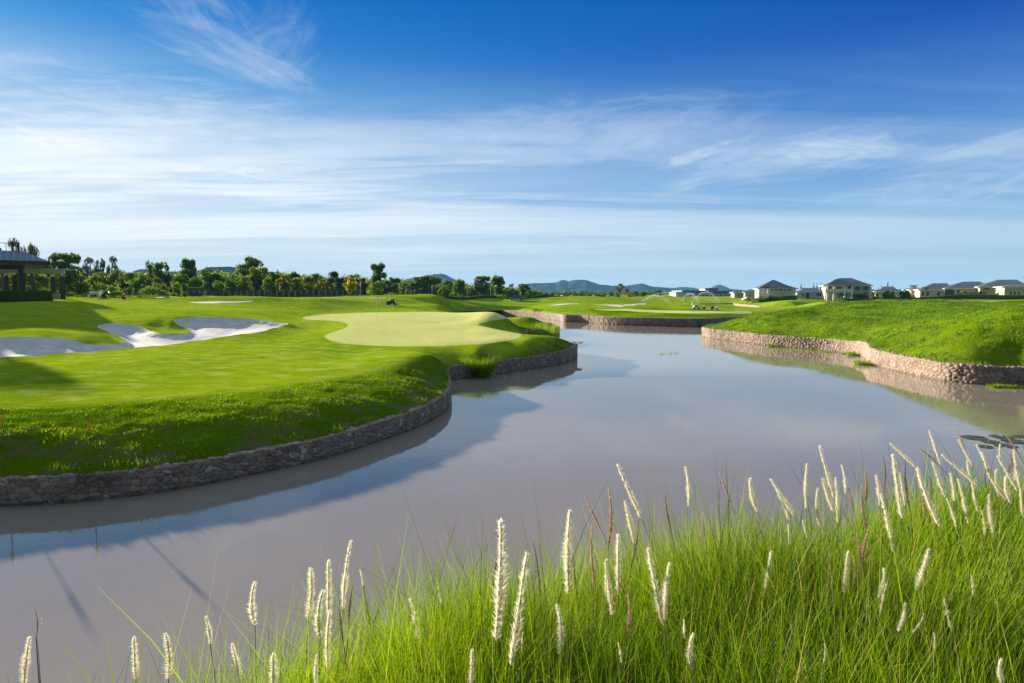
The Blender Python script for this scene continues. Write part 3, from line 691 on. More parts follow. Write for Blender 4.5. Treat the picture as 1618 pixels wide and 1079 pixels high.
# ------------------------------------------------------------------ the tall grass of the near bank
def near_bank():
    parts = []
    def scatter(n, rmin, rmax, amin=-0.80, amax=0.86, power=1.0):
        a = rng.uniform(amin, amax, n); r = np.sqrt(rng.uniform(rmin ** 2, rmax ** 2, n))
        x, y = r * np.sin(a), r * np.cos(a)
        return x, y
    def field(n, rmin, rmax, w0, hmul=1.0, ns=6):
        x, y = scatter(n, rmin, rmax)
        s = y - ebank(x)
        dens = smooth01((2.0 - s) / 1.2) * (0.60 + 0.8 * gnoise(x * 2.2, y * 2.2, 5) + .55 * gnoise(x * 5, y * 5, 8))
        # sparser and darker hollow at the lower right
        dens -= 0.75 * np.exp(-((x - 1.6) / .6) ** 2 - ((y - 1.45) / .40) ** 2)
        k = rng.random(len(x)) < dens + .12
        k &= s < 2.3
        x, y, s = x[k], y[k], s[k]
        z = hz(x, y)
        H = (0.52 + 0.26 * rng.random(len(x)) ** 1.3 + .16 * gnoise(x * 1.6, y * 1.6, 12)) * hmul
        H = H + 0.30 * (rng.random(len(x)) < .05) * rng.random(len(x))
        H *= np.clip(1 - .12 * np.maximum(s - .4, 0), .6, 1)
        cl_az = 2.2 * gnoise(x * 1.2, y * 1.2, 31) * np.pi
        az = cl_az + rng.normal(0, 1.1, len(x))
        lean = np.abs(rng.normal(0.07, .10, len(x))); cur = np.abs(rng.normal(.12, .17, len(x)))
        wide = w0 * rng.uniform(.6, 1.35, len(x)) * np.maximum(1, np.hypot(x, y) / 2.2) ** .7
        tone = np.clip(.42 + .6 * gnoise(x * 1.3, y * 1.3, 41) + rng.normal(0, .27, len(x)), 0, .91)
        tone = np.clip(tone + .06 - .28 * np.clip(1 - H / .74, 0, 1) - .20 * smooth01((2.1 - np.hypot(x, y)) / .9) * smooth01((x - .1) / .8), 0, .91)  # shade among short blades and near at right put into their tone
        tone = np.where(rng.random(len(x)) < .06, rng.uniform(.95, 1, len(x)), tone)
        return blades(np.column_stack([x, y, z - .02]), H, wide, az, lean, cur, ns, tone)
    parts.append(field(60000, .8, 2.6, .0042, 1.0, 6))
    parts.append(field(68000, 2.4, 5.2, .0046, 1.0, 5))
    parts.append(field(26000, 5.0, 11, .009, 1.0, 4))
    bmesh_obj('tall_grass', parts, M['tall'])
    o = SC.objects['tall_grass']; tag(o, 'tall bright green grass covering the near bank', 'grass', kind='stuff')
    # long arching and dead blades
    n = 900; x, y = scatter(n, .9, 3.6, -.7, .85)
    s = y - ebank(x); k = s < .8; x, y = x[k], y[k]; z = hz(x, y)
    v = blades(np.column_stack([x, y, z]), rng.uniform(.55, .95, len(x)), rng.uniform(.004, .007, len(x)), rng.uniform(0, 6.28, len(x)),
               rng.uniform(.1, .5, len(x)), rng.uniform(.3, .9, len(x)), 9, rng.uniform(.2, 1, len(x)))
    n = 1400; x, y = scatter(n, .9, 3.0, -.7, .9); z = hz(x, y); k = y < ebank(x) + .3; x, y, z = x[k], y[k], z[k]
    v2 = blades(np.column_stack([x, y, z]), rng.uniform(.25, .6, len(x)), rng.uniform(.003, .006, len(x)), rng.uniform(0, 6.28, len(x)),
                rng.uniform(.1, .8, len(x)), rng.uniform(.2, .9, len(x)), 7, rng.random(len(x)))
    bmesh_obj('arching_grass', [v], M['tall']); tag(SC.objects['arching_grass'], 'long arching blades among the tall grass', 'grass', kind='stuff')
    bmesh_obj('dry_grass', [v2], M['dry']); tag(SC.objects['dry_grass'], 'dead straw coloured blades low in the near grass', 'grass', kind='stuff')
near_bank()

def tube(pts, rad, ns=6):
    pts = np.asarray(pts, float); n = len(pts)
    rad = np.broadcast_to(np.asarray(rad, float), (n,))
    t = np.gradient(pts, axis=0); t /= np.linalg.norm(t, axis=1)[:, None] + 1e-12
    ref = np.where(np.abs(t[:, 2:3]) > .9, [[1, 0, 0]], [[0, 0, 1]])
    a = np.cross(t, ref); a /= np.linalg.norm(a, axis=1)[:, None] + 1e-12; b = np.cross(t, a)
    th = np.arange(ns) / ns * 2 * np.pi
    V = pts[:, None] + rad[:, None, None] * (np.cos(th)[None, :, None] * a[:, None] + np.sin(th)[None, :, None] * b[:, None])
    i = np.arange(n - 1)[:, None] * ns + np.arange(ns)[None]; j = np.arange(n - 1)[:, None] * ns + (np.arange(ns) + 1)[None] % ns
    return V.reshape(-1, 3), np.stack([i, j, j + ns, i + ns], -1).reshape(-1, 4), np.full(n * ns, .5)

# ------------------------------------------------------------------ plumes
# (tip u, tip v, foot u, foot v of the feathery head, kind)
PL = [(47,1008,38,1085,'w'),(54,960,57,1007,'b'),(211,1008,214,1073,'w'),(262,1001,266,1073,'w'),(325,975,332,1018,'w'),
 (366,1018,378,1073,'w'),(402,921,403,988,'w'),(431,1035,431,1085,'w'),(491,898,487,978,'w'),(519,887,519,975,'w'),(521,965,518,1057,'w'),(554,856,542,963,'w'),(510,934,506,1008,'w'),(536,944,544,1023,'b'),(558,924,551,993,'b'),(569,900,574,926,'w'),(501,1035,500,1085,'w'),
 (646,935,664,1018,'s'),(691,921,698,956,'s'),(746,1027,745,1090,'w'),
 (791,826,783,1012,'w'),(792,860,779,946,'b'),(832,877,807,1051,'w'),(841,851,854,953,'b'),(901,809,899,938,'w'),(907,877,913,942,'b'),(924,784,951,840,'p'),(962,772,961,865,'p'),(936,826,941,932,'p'),(977,845,977,939,'w'),
 (976,735,1013,818,'w'),(987,793,1002,858,'w'),(1009,821,996,900,'b'),(958,885,969,972,'w'),(880,956,884,1034,'w'),(992,940,989,1009,'p'),(1051,781,1062,844,'b'),(1083,738,1088,800,'w'),(1024,868,1048,988,'w'),(1058,891,1051,981,'w'),
 (1081,979,1082,1009,'w'),(1095,1002,1093,1058,'w'),(827,995,824,1034,'s'),(976,1011,983,1051,'s'),
 (1137,747,1156,798,'p'),(1185,756,1197,809,'w'),(1218,758,1255,815,'w'),(1228,774,1248,822,'w'),(1275,734,1274,804,'w'),(1295,706,1318,787,'w'),(1300,756,1318,809,'w'),(1320,756,1323,826,'w'),(1292,772,1295,832,'w'),(1341,771,1350,809,'p'),
 (1367,743,1368,791,'p'),(1361,767,1371,841,'p'),(1245,828,1247,861,'w'),(1268,822,1275,850,'w'),(1219,872,1210,931,'w'),(1340,872,1333,937,'w'),(1348,878,1347,931,'p'),(1374,832,1364,902,'p'),(1354,841,1363,898,'p'),(1302,1011,1300,1050,'s'),(1205,902,1202,935,'b'),
 (1395,719,1397,776,'b'),(1407,701,1447,738,'w'),(1449,740,1484,831,'w'),(1411,719,1425,819,'w'),(1431,725,1439,809,'b'),(1468,681,1486,734,'w'),(1447,703,1482,734,'p'),(1474,731,1494,786,'w'),(1496,788,1511,833,'w'),(1513,677,1527,717,'p'),(1515,695,1537,736,'w'),
 (1489,719,1545,766,'w'),(1514,758,1530,827,'w'),(1543,703,1563,738,'w'),(1563,782,1570,843,'w'),(1580,701,1582,735,'w'),(1602,711,1604,762,'w'),(1576,721,1608,776,'w'),(1588,685,1616,729,'p'),(1566,758,1590,790,'w'),(1557,742,1563,782,'b'),
 (1392,782,1411,872,'w'),(1397,898,1388,944,'w'),(1403,917,1390,974,'s'),(1469,868,1449,933,'w'),(1431,953,1419,998,'w'),(1460,970,1439,1002,'s'),(1476,1000,1476,1025,'w'),(1491,941,1504,998,'s'),(1534,905,1537,943,'s'),(1582,1041,1585,1085,'w'),
 (1421,748,1430,800,'w'),(1455,770,1462,818,'p'),(1502,748,1508,792,'w'),(1528,728,1540,775,'w'),(1536,765,1545,808,'w'),(1552,715,1566,758,'w'),(1574,742,1580,786,'w'),(1590,752,1598,796,'w'),(1594,715,1606,752,'p'),(1606,735,1614,780,'w'),(1612,775,1617,818,'w'),(1384,752,1390,800,'w'),(1330,735,1336,780,'w'),(1548,800,1555,845,'s'),(1110,812,1114,850,'p')]
def head_proto(kind, seed):
    """one feathery head, 1 unit long along +z, tip up"""
    r_ = np.random.default_rng(seed)
    n, rad, hl = {'w': (1300, .015, .088), 'b': (420, .014, .032), 'p': (800, .018, .062), 's': (330, .022, .07)}[kind]
    t = r_.random(n) ** .9
    if kind == 's': t = t[np.sin(t * 21 + seed) > -.35]; n = len(t)
    env = np.sin(np.pi * np.clip(t * .93 + .045, 0, 1)) ** .55 * (1 - .62 * t) * (1 + .25 * np.sin(t * 9 + seed))
    az = r_.uniform(0, 2 * np.pi, n); rr = rad * env * r_.random(n) ** .6
    p = np.column_stack([np.cos(az) * rr, np.sin(az) * rr, t])
    L = hl * r_.uniform(.5, 1.2, n) * (.4 + .6 * env); out = r_.uniform(.1, 1.15, n)
    d = np.column_stack([np.cos(az) * out, np.sin(az) * out, np.ones(n) * r_.uniform(.5, 1.2, n)])
    d[:, 0] += .28                                  # all hairs blown a little the same way
    d /= np.linalg.norm(d, axis=1)[:, None]
    sd_ = np.cross(d, r_.normal(size=(n, 3))); sd_ /= np.linalg.norm(sd_, axis=1)[:, None]
    wd = (.0030 if kind == 'w' else .0034) * r_.uniform(.6, 1.4, n)[:, None]
    V = np.stack([p - sd_ * wd, p + sd_ * wd, p + d * L[:, None] + sd_ * wd * .15, p + d * L[:, None] - sd_ * wd * .15], 1).reshape(-1, 3)
    Fq = (np.arange(n) * 4)[:, None] + np.array([0, 1, 2, 3])[None]
    core = tube([(0, 0, 0), (0, 0, .3), (0, 0, .7), (0, 0, 1.0)], np.array([.4, .9, .7, .1]) * rad * .5, 6)
    V, Fq, r = join([(V, Fq, np.repeat(np.clip(r_.random(n) * (.35 + .9 * t), 0, 1), 4)), (core[0], core[1], np.full(len(core[0]), .1))])
    bend = [0.0, .10, -.07, .17][seed % 4]; zc = np.clip(V[:, 2], 0, 1.1); V[:, 0] += bend * (zc ** 2 - zc)
    return V, Fq, r
PROTO = {}
for kd in 'wbps':
    for s_ in range(4 if kd == 'w' else 2):
        V, Fq, r = head_proto(kd, 10 + s_)
        o = npmesh('seed_head', V, [Fq], [M['plume_' + {'s': 'w'}.get(kd, kd)]], attrs={'rnd': r})
        PROTO.setdefault(kd, []).append(o.data); bpy.data.objects.remove(o)
ORD = ['first', 'second', 'third', 'fourth', 'fifth', 'sixth', 'seventh', 'eighth', 'ninth', 'tenth', 'eleventh', 'twelfth', 'thirteenth', 'fourteenth', 'fifteenth', 'sixteenth', 'seventeenth', 'eighteenth', 'nineteenth', 'twentieth',
       'twenty-first', 'twenty-second', 'twenty-third', 'twenty-fourth', 'twenty-fifth', 'twenty-sixth'] + ['twenty-' + k for k in ('seventh', 'eighth', 'ninth')] + ['thirtieth'] + ['thirty-' + k for k in ('first', 'second', 'third', 'fourth', 'fifth', 'sixth', 'seventh', 'eighth', 'ninth')] + ['fortieth'] + ['forty-' + k for k in ('first', 'second', 'third', 'fourth', 'fifth')]
def plumes():
    def cluster(q):
        u, v = q[0], q[1]
        if u < 345: return 'at the lower left corner'
        if u < 600: return 'of the left clump over the water'
        if u < 780: return 'on the grass slope left of centre'
        if u < 1110: return 'of the centre clump' if v < 930 else 'low in the centre grass'
        if u < 1380: return 'right of centre against the water' if v < 800 else 'sunk in the grass right of centre'
        return 'at right against the water' if v < 770 else 'sunk in the grass at right'
    cnt = {}
    for q in sorted(PL):
        c = cluster(q); cnt.setdefault(c, []).append(q)
    for c, L_ in cnt.items():
        for k, q in enumerate(L_):
            u, v, u2, v2, kd = q
            ln = math.hypot(u2 - u, v2 - v)
            Lw = .22 if kd in 'wp' else .20
            d = Lw * 899 / ln
            d = max(d, .42 * 899 / (v - 463)); d = min(d, .84 * 899 / (v - 463), .97 * 899 / (v2 - 463)); d = max(d, .95)
            tip = np.array([*(ray(u, v) / ray(u, v)[1] * d)]) + [0, 0, 5]
            d2 = d + rng.uniform(-.04, .04)
            foot = np.array([*(ray(u2, v2) / ray(u2, v2)[1] * d2)]) + [0, 0, 5]
            dirv = tip - foot; L = np.linalg.norm(dirv); dirv /= L
            # stem down to the ground, curving to upright
            hgt = foot[2] - gh(foot[0], foot[1])
            gx_, gy_ = foot[0] - dirv[0] * hgt * .55, foot[1] - dirv[1] * hgt * .55
            root = np.array([gx_, gy_, gh(gx_, gy_) - .02])
            m1 = foot - dirv * hgt * .35
            kk = np.linspace(0, 1, 9)[:, None]
            sp = (1 - kk) ** 2 * root + 2 * kk * (1 - kk) * m1 + kk ** 2 * foot
            look = {'w': 'cream white feathery', 'b': 'slim dark brown', 'p': 'pinkish tan', 's': 'thin ragged white'}[kd]
            ang = math.degrees(math.atan2(u - u2, v2 - v))
            leans = 'leaning left' if ang < -12 else 'leaning right' if ang > 12 else 'standing upright'
            e = empty('grass_plume', tuple(root), 0, '%s plume %s, %s from left %s' % (look, leans, ORD[k], c), 'grass plume', 'grass plumes of the near bank')
            V, Fq, r = tube(sp - root, np.linspace(.0017, .0012, 9), 5)
            npmesh('stem', V, [Fq], [M['stem_b'] if kd in 'b' else M['stem_g']], e, smooth=True, attrs={'rnd': r})
            h = bpy.data.objects.new('seed_head', PROTO[kd][k % len(PROTO[kd])]); link(h, e)
            qz = Vector(dirv).to_track_quat('Z', 'Y')
            h.rotation_mode = 'QUATERNION'; h.rotation_quaternion = qz
            h.location = foot - root
            fat = (min(1.7, .24 / L) if L < .24 else 1.0) * rng.uniform(.75, 1.2)
            h.scale = (L * fat * 1.0, L * fat * 1.0, L)
plumes()

# ------------------------------------------------------------------ rough grass of the banks, built blade by blade where it shows
def rough_field(name, n, poly, h, wd, label, mt='tuft', lean=.15):
    poly = np.asarray(poly); lo, hi_ = poly.min(0), poly.max(0)
    x = rng.uniform(lo[0], hi_[0], n); y = rng.uniform(lo[1], hi_[1], n)
    k = pip(x, y, poly) & ~pip(x, y, POND); x, y = x[k], y[k]
    d = np.hypot(x, y); edge = pdist(x, y, POND)
    k = (rng.random(len(x)) < .35 + 1.0 * gnoise(x * .9, y * .9, 51) + .6 * gnoise(x * 3, y * 3, 52)) & (edge > .05)
    for q in REG[:2]: k &= ~pip(x, y, q[3])
    x, y, d, edge = x[k], y[k], d[k], edge[k]
    mw = smooth01((pip(x, y, LAWN) * 2 - 1) * pdist(x, y, LAWN) / 2.4 + .5)
    z = hz(x, y) + lump(x, y, mw)
    H = h * rng.uniform(.5, 1.4, len(x)) * (1 + .8 * gnoise(x * .8, y * .8, 53)) * (1 - .75 * mw)
    H *= 1 + 1.6 * np.exp(-(edge / .35) ** 2) * (gnoise(x * 1.3, y * 1.3, 58) > -.1)
    tone = np.clip(.42 + .75 * gnoise(x * .45, y * .45, 54) + .4 * gnoise(x * 1.6, y * 1.6, 56) + rng.normal(0, .2, len(x)), 0, 1)
    wd_ = wd * rng.uniform(.6, 1.4, len(x)) * (d / 20) ** .6
    V, Fq, r = blades(np.column_stack([x, y, z - .02]), H, wd_, rng.uniform(0, 6.28, len(x)), np.abs(rng.normal(lean, .2, len(x))), np.abs(rng.normal(.2, .3, len(x))), 2, tone)
    o = npmesh(name, V, [Fq], [M[mt]], attrs={'rnd': r})
    tag(o, label, 'grass', kind='stuff')
left_poly = [W(u, v, 1.0) for u, v in [(-60, 795), (0, 785), (200, 775), (400, 738), (600, 690), (712, 640), (705, 600), (760, 592), (905, 560), (905, 543), (868, 533), (800, 556), (700, 575), (600, 592), (500, 607), (300, 632), (0, 648), (-60, 650)]]
rough_field('rough_grass', 420000, left_poly, .085, .014, 'uneven rough grass on the bank above the left stone wall')
right_poly = [(p[0], p[1]) for p in cr if p[1] > 24] + [(60, 30), (62, 55), (50, 75), (30, 78), (22, 68)]
rough_field('rough_grass', 420000, right_poly, .13, .022, 'rough grass covering the rise above the right stone wall', 'tuft_r')

def clump(name, x, y, z, n, h, spread, wd, label, cat, lean=.2, cur=.35, m='tuft', group=None, ns=4, tone=(.3, .95)):
    a = rng.uniform(0, 6.28, n); r = spread * np.sqrt(rng.random(n))
    P_ = np.column_stack([np.cos(a) * r, np.sin(a) * r, np.zeros(n) - .03])
    V, Fq, q = blades(P_, h * rng.uniform(.45, 1.1, n), wd * rng.uniform(.7, 1.3, n), a + rng.normal(0, .5, n), np.abs(rng.normal(lean, .12, n)), np.abs(rng.normal(cur, .15, n)), ns, rng.uniform(*tone, n))
    o = npmesh(name, V, [Fq], [M[m]], attrs={'rnd': q}); o.location = (x, y, z)
    return tag(o, label, cat, group)
x, y = W(758, 596, 0); clump('water_shrub', x, y + .25, 0.0, 1500, 1.35, .55, .03, 'bushy bright green shrub growing out of the water in the wall bend', 'shrub', .35, .3, ns=4)
for (u, v, n, s, lab) in [(1222, 547.5, 160, .35, 'small green weed clump at the foot of the right wall, nearest the far corner'), (1352, 561, 260, .5, 'low green weeds in the corner where the right wall steps back'), (1366, 575.5, 300, .5, 'thick green weeds at the inner bend of the right wall')]:
    x, y = W(u, v, 0); clump('weed_clump', x - .15, y - .1, 0, n, .45, s, .03, lab, 'weeds', .4, .5, group='weeds along the foot of the walls')
def strip(u0, v0, u1, v1, n, h, lab):
    k = rng.random(n); (xa, ya), (xb, yb) = W(u0, v0, 0), W(u1, v1, 0)
    x = xa + (xb - xa) * k + rng.normal(0, .09, n); y = ya + (yb - ya) * k + rng.normal(0, .12, n)
    keep = gnoise(x * 1.5, y * 1.5, 77) > -.25; x, y = x[keep], y[keep]
    V, Fq, q = blades(np.column_stack([x, y, x * 0 - .02]), h * rng.uniform(.4, 1.2, len(x)), np.full(len(x), .03), rng.uniform(0, 6.28, len(x)), np.abs(rng.normal(.4, .2, len(x))), np.abs(rng.normal(.4, .2, len(x))), 2, rng.uniform(.3, .9, len(x)))
    o = npmesh('water_weed', V, [Fq], [M['tuft']], attrs={'rnd': q}); tag(o, lab, 'weeds', kind='stuff')
strip(1225, 548, 1340, 560, 900, .16, 'thin green weeds along the base of the right wall')
strip(1565, 612, 1700, 614, 1200, .24, 'green weeds along the base of the nearest stretch of right wall')
strip(1040, 560, 1075, 557, 70, .28, 'sparse grass standing in the open water')
# reeds of the shaded cove
x, y = (2.2, 58.0)
for k in range(3):
    clump('reed_clump', x + [-.4, .9, 2.0][k], y + [0, 1.6, 3.2][k], 0.0, 150, 2.0, .8, .045, ['left', 'middle', 'right'][k] + ' clump of thin upright reeds in the shaded cove behind the green', 'reeds', .05, .08, group='reeds in the cove')
x, y = (5.2, 67.6); clump('weed_clump', x, y, .75, 60, .6, .3, .05, 'bright green tuft on top of the wall tip behind the cove', 'weeds', .4, .3, group='weeds along the foot of the walls')
# dark stalks at the lower left edge
for k, (u, v, d) in enumerate([(5, 985, 1.7), (18, 1010, 1.6), (33, 1000, 1.75)]):
    p = ray(u, v) / ray(u, v)[1] * d; X0, Y0 = p[0], p[1]; zt = 5 + p[2]; zg = gh(X0 + .1, Y0)
    V, Fq, q = blades(np.zeros((5, 3)) + rng.normal(0, .02, (5, 3)), np.full(5, zt - zg) * rng.uniform(.8, 1.1, 5), np.full(5, .006), rng.uniform(0, 6.28, 5), np.full(5, .05), rng.uniform(.05, .25, 5), 7, rng.random(5) * .3)
    o = npmesh('dead_stalk', V, [Fq], [M['stem_b']], attrs={'rnd': q}); o.location = (X0 + .05, Y0, zg)
    tag(o, ['leftmost', 'middle', 'right hand'][k] + ' dark bent dead stalk rising at the lower left edge', 'dead stalk', 'dead stalks at the lower left')
# foam flecks on the water near the bank
n = 34; u_ = np.concatenate([rng.normal(55, 20, 14), rng.uniform(20, 420, 20)]); v_ = np.concatenate([rng.normal(978, 6, 14), rng.uniform(880, 1000, 20)])
q_ = np.array([W(a, b, .004) for a, b in zip(u_, v_)]); s_ = rng.uniform(.003, .009, n)[:, None]
V = np.stack([np.column_stack([q_[:, 0:1] + s_ * a, q_[:, 1:2] + s_ * b, np.full((n, 1), .006 + c)]) for a, b, c in ((-1, -.7, 0), (1, -.8, 0), (.8, .9, .004), (-.9, .7, .003))], 1).reshape(-1, 3)
M['foam'] = plain('foam', (.75, .75, .72), .6)
o = npmesh('foam_flecks', V, [(np.arange(n) * 4)[:, None] + np.arange(4)[None]], [M['foam']]); tag(o, 'tiny pale flecks of foam floating on the near water', 'foam', kind='stuff')
# lily pads
M['pad'] = plain('lily_pad', (0.05, 0.06, 0.035), 0.8, .3, 6)
for k, (u, v, w_) in enumerate([(1540, 692, .42), (1582, 690.5, .36), (1563, 698, .30), (1602, 697.5, .40), (1588, 704.5, .34), (1614, 690, .28), (1556, 706, .24)]):
    x, y = W(u, v, 0); bm = bmesh.new()
    vs = [bm.verts.new((w_ * math.cos(a) * (1 + .08 * math.sin(3 * a + k)), w_ * .8 * math.sin(a), 0)) for a in [R(14) + k + i * R(332) / 26 for i in range(27)]]
    c = bm.verts.new((0, 0, -.004)); [bm.faces.new((c, vs[i], vs[i + 1])) for i in range(26)]
    r_ = bmesh.ops.extrude_face_region(bm, geom=bm.faces[:]); [setattr(v_.co, 'z', v_.co.z + .012) for v_ in r_['geom'] if isinstance(v_, bmesh.types.BMVert)]
    me = bpy.data.meshes.new('lily_pad'); bm.to_mesh(me); bm.free(); me.materials.append(M['pad'])
    o = bpy.data.objects.new('lily_pad', me); link(o); o.location = (x, y, .006)
    tag(o, ['upper left', 'upper middle', 'small left centre', 'large right centre', 'lowest', 'far right', 'small lower left'][k] + ' dark floating pad of the patch at the right edge of the water', 'lily pad', 'lily pads at the right')
# marker stakes on the left bank
M['tape'] = plain('yellow_tape', (0.75, 0.42, 0.02), .5); M['wood'] = plain('weathered_wood', (0.20, 0.14, 0.09), .9, .25, 8)
for k, (x, y, h) in enumerate([(-10.75, 14.25, .95), (-12.9, 14.2, .95)]):
    z = gh(x, y) + .0
    e = empty('marker_stake', (x, y, z), 0, ['thin wooden stake with yellow tape on the bank above the left wall', 'thin wooden stake further left along the bank, outside the picture'][k], 'stake')
    V, Fq, r = tube([(0, 0, -.1), (-.02, 0, h * .5), (-.035, 0, h)], [.014, .012, .010], 6); npmesh('stick', V, [Fq], [M['wood']], e, attrs={'rnd': r})
    V, Fq, r = tube([(-.012, 0, h * .52), (-.026, .0, h * .62), (-.020, .0, h * .78), (-.03, 0, h * .84)], [.014, .034, .030, .014], 7); npmesh('tape', V, [Fq], [M['tape']], e, attrs={'rnd': r})
# ------------------------------------------------------------------ solid helpers
class MB:
    def __init__(s): s.bm = bmesh.new()
    def box(s, c, d, rz=0, bev=0.0, taper=1.0):
        m = Matrix.Translation(c) @ Matrix.Rotation(rz, 4, 'Z') @ Matrix.Diagonal((d[0], d[1], d[2], 1))
        r = bmesh.ops.create_cube(s.bm, size=1, matrix=m)
        if bev:
            es = list({e for v in r['verts'] for e in v.link_edges}); bmesh.ops.bevel(s.bm, geom=es, offset=bev, segments=1, affect='EDGES')
        return s
    def cyl(s, a, b, r1, r2=None, n=10):
        a, b = Vector(a), Vector(b); d = b - a
        m = Matrix.Translation((a + b) / 2) @ d.to_track_quat('Z', 'Y').to_matrix().to_4x4()
        bmesh.ops.create_cone(s.bm, cap_ends=True, segments=n, radius1=r1, radius2=r1 if r2 is None else r2, depth=d.length, matrix=m); return s
    def ball(s, c, r, sc=(1, 1, 1)):
        bmesh.ops.create_icosphere(s.bm, subdivisions=2, radius=r, matrix=Matrix.Translation(c) @ Matrix.Diagonal((*sc, 1))); return s
    def poly(s, vs, fs):
        v = [s.bm.verts.new(p) for p in vs]
        for f in fs: s.bm.faces.new([v[i] for i in f])
        return s
    def build(s, name, m, parent=None, loc=None, smooth=False):
        me = bpy.data.meshes.new(name); bmesh.ops.recalc_face_normals(s.bm, faces=s.bm.faces[:]); s.bm.to_mesh(me); s.bm.free()
        me.materials.append(m)
        if smooth:
            for p in me.polygons: p.use_smooth = True
        o = bpy.data.objects.new(name, me); link(o, parent)
        if loc: o.location = loc
        return o
def place(u, d): x = U(u, d); return x, d, gh(x, d)
mm = lambda n, c, r=.7, **k: M.setdefault(n, plain(n, c, r, **k))
mm('white_paint', (.62, .61, .58), .6); mm('cream_wall', (.44, .38, .275), .85, vary=.10, scale=.8); mm('white_wall', (.42, .41, .39), .85, vary=.10, scale=.8)
mm('slate_roof', (.12, .135, .145), .55, vary=.2, scale=1.5); mm('dark_glass', (.03, .04, .05), .12, spec=.6); mm('grey_metal', (.30, .31, .32), .4, metal=.4)
mm('dark_steel', (.05, .05, .055), .5); mm('dark_stone', (.075, .055, .055), .8, vary=.3, scale=5, bump=.5); mm('soffit', (.09, .07, .055), .8); mm('rubber', (.03, .03, .03), .8)
mm('red_paint', (.45, .03, .03), .5); mm('magenta_cloth', (.55, .02, .12), .8); mm('black_plastic', (.03, .03, .035), .5); mm('lime_cover', (.55, .62, .35), .8); mm('skin', (.45, .27, .18), .6)
mm('tan_shirt', (.42, .28, .15), .9); mm('white_shirt', (.7, .68, .64), .9); mm('dark_trousers', (.05, .06, .09), .9); mm('blue_paint', (.06, .14, .40), .5); mm('blue_roof', (.13, .19, .27), .5, vary=.08); mm('fence_dark', (.10, .11, .10), .8); mm('pvc_white', (.40, .40, .38), .6)
def standing_seam():
    m, t, b = mat('seamed_roof')
    co = t.add('ShaderNodeTexCoord').outputs['Object']
    wv = t.add('ShaderNodeTexWave', wave_type='BANDS', bands_direction='X'); wv.inputs['Scale'].default_value = .62; wv.inputs['Distortion'].default_value = 0
    t.l.new(co, wv.inputs['Vector'])
    r = t.mapr(wv.outputs['Fac'], .8, .97)
    t.l.new(t.mix(r, (.075, .105, .125, 1), (.20, .24, .27, 1)), b.inputs['Base Color']); b.inputs['Roughness'].default_value = .45
    bp = t.add('ShaderNodeBump'); bp.inputs['Strength'].default_value = .8; bp.inputs['Distance'].default_value = .06; t.l.new(r, bp.inputs['Height']); t.l.new(bp.outputs[0], b.inputs['Normal'])
    return m
M['seam'] = standing_seam()

# ------------------------------------------------------------------ hills
def hill(name, dist, prof, thick, m):
    prof = [(u, v) for u, v in prof]
    us = np.linspace(prof[0][0], prof[-1][0], 150); vs = np.interp(us, [p[0] for p in prof], [p[1] for p in prof])
    vs = vs + np.interp(us, np.linspace(us[0], us[-1], 60), rng.normal(0, .22, 60))
    ang = (us - 809) / FPX
    rows = np.linspace(-1.7, 1.7, 23); V = []
    for rr_ in rows:
        D = dist + rr_ * thick; k = math.exp(-rr_ * rr_ * 1.3)
        h = np.maximum((463.4 - vs) / FPX * dist, 0)
        nz = fbm(ang * 40, ang * 0 + rr_ * 2.2, 4, 91)
        V.append(np.column_stack([ang * D, np.full(len(us), D), 1.0 + (h + 3) * k * (1 + (.22 * nz if rr_ < -.1 else 0) * (abs(rr_) < 1.5))]))
    V = np.concatenate(V); n = len(us)
    i = np.arange(len(rows) - 1)[:, None] * n + np.arange(n - 1)[None]
    o = npmesh(name, V, [np.stack([i, i + 1, i + n + 1, i + n], -1).reshape(-1, 4)], [m], smooth=True)
    tag(o, kind='structure')
mh, t, b = mat('wooded_hill')
co = t.add('ShaderNodeNewGeometry').outputs['Position']
t.l.new(t.mix(t.mapr(t.noise(co, .02, 6, .7), .35, .65), (.02, .045, .03, 1), (.06, .10, .05, 1)), b.inputs['Base Color']); b.inputs['Roughness'].default_value = 1
b.inputs['Specular IOR Level'].default_value = 0
bp = t.add('ShaderNodeBump'); bp.inputs['Strength'].default_value = 1; bp.inputs['Distance'].default_value = 14; t.l.new(t.noise(co, .03, 6, .7), bp.inputs['Height']); t.l.new(bp.outputs[0], b.inputs['Normal'])
hill('hills', 1300, [(190, 462), (215, 428), (228, 425), (250, 428), (285, 429), (320, 427), (345, 421.5), (365, 421), (385, 424), (420, 428), (470, 436), (540, 450), (600, 462)], 130, mh)
hill('hills', 2600, [(610, 462), (640, 442), (655, 439), (672, 437), (690, 433), (698, 432.5), (708, 436), (722, 443), (738, 449), (760, 458), (775, 463)], 230, mh)
hill('hills', 2900, [(815, 463), (832, 449), (845, 447.6), (872, 447), (880, 446), (886, 442.6), (892, 442.4), (897, 444.5), (908, 442.6), (925, 442.4), (935, 446), (946, 449.5), (962, 451), (978, 452.5), (990, 451.5), (1005, 449.3), (1014, 449), (1030, 452.5), (1050, 455), (1075, 458), (1100, 461), (1120, 463)], 230, mh)
hill('hills', 3400, [(960, 463), (1000, 453), (1020, 452), (1060, 455), (1085, 454), (1105, 456), (1120, 455), (1130, 450.5), (1136, 449.6), (1142, 452), (1152, 456), (1165, 458), (1200, 460), (1260, 461), (1400, 463)], 200, mh)

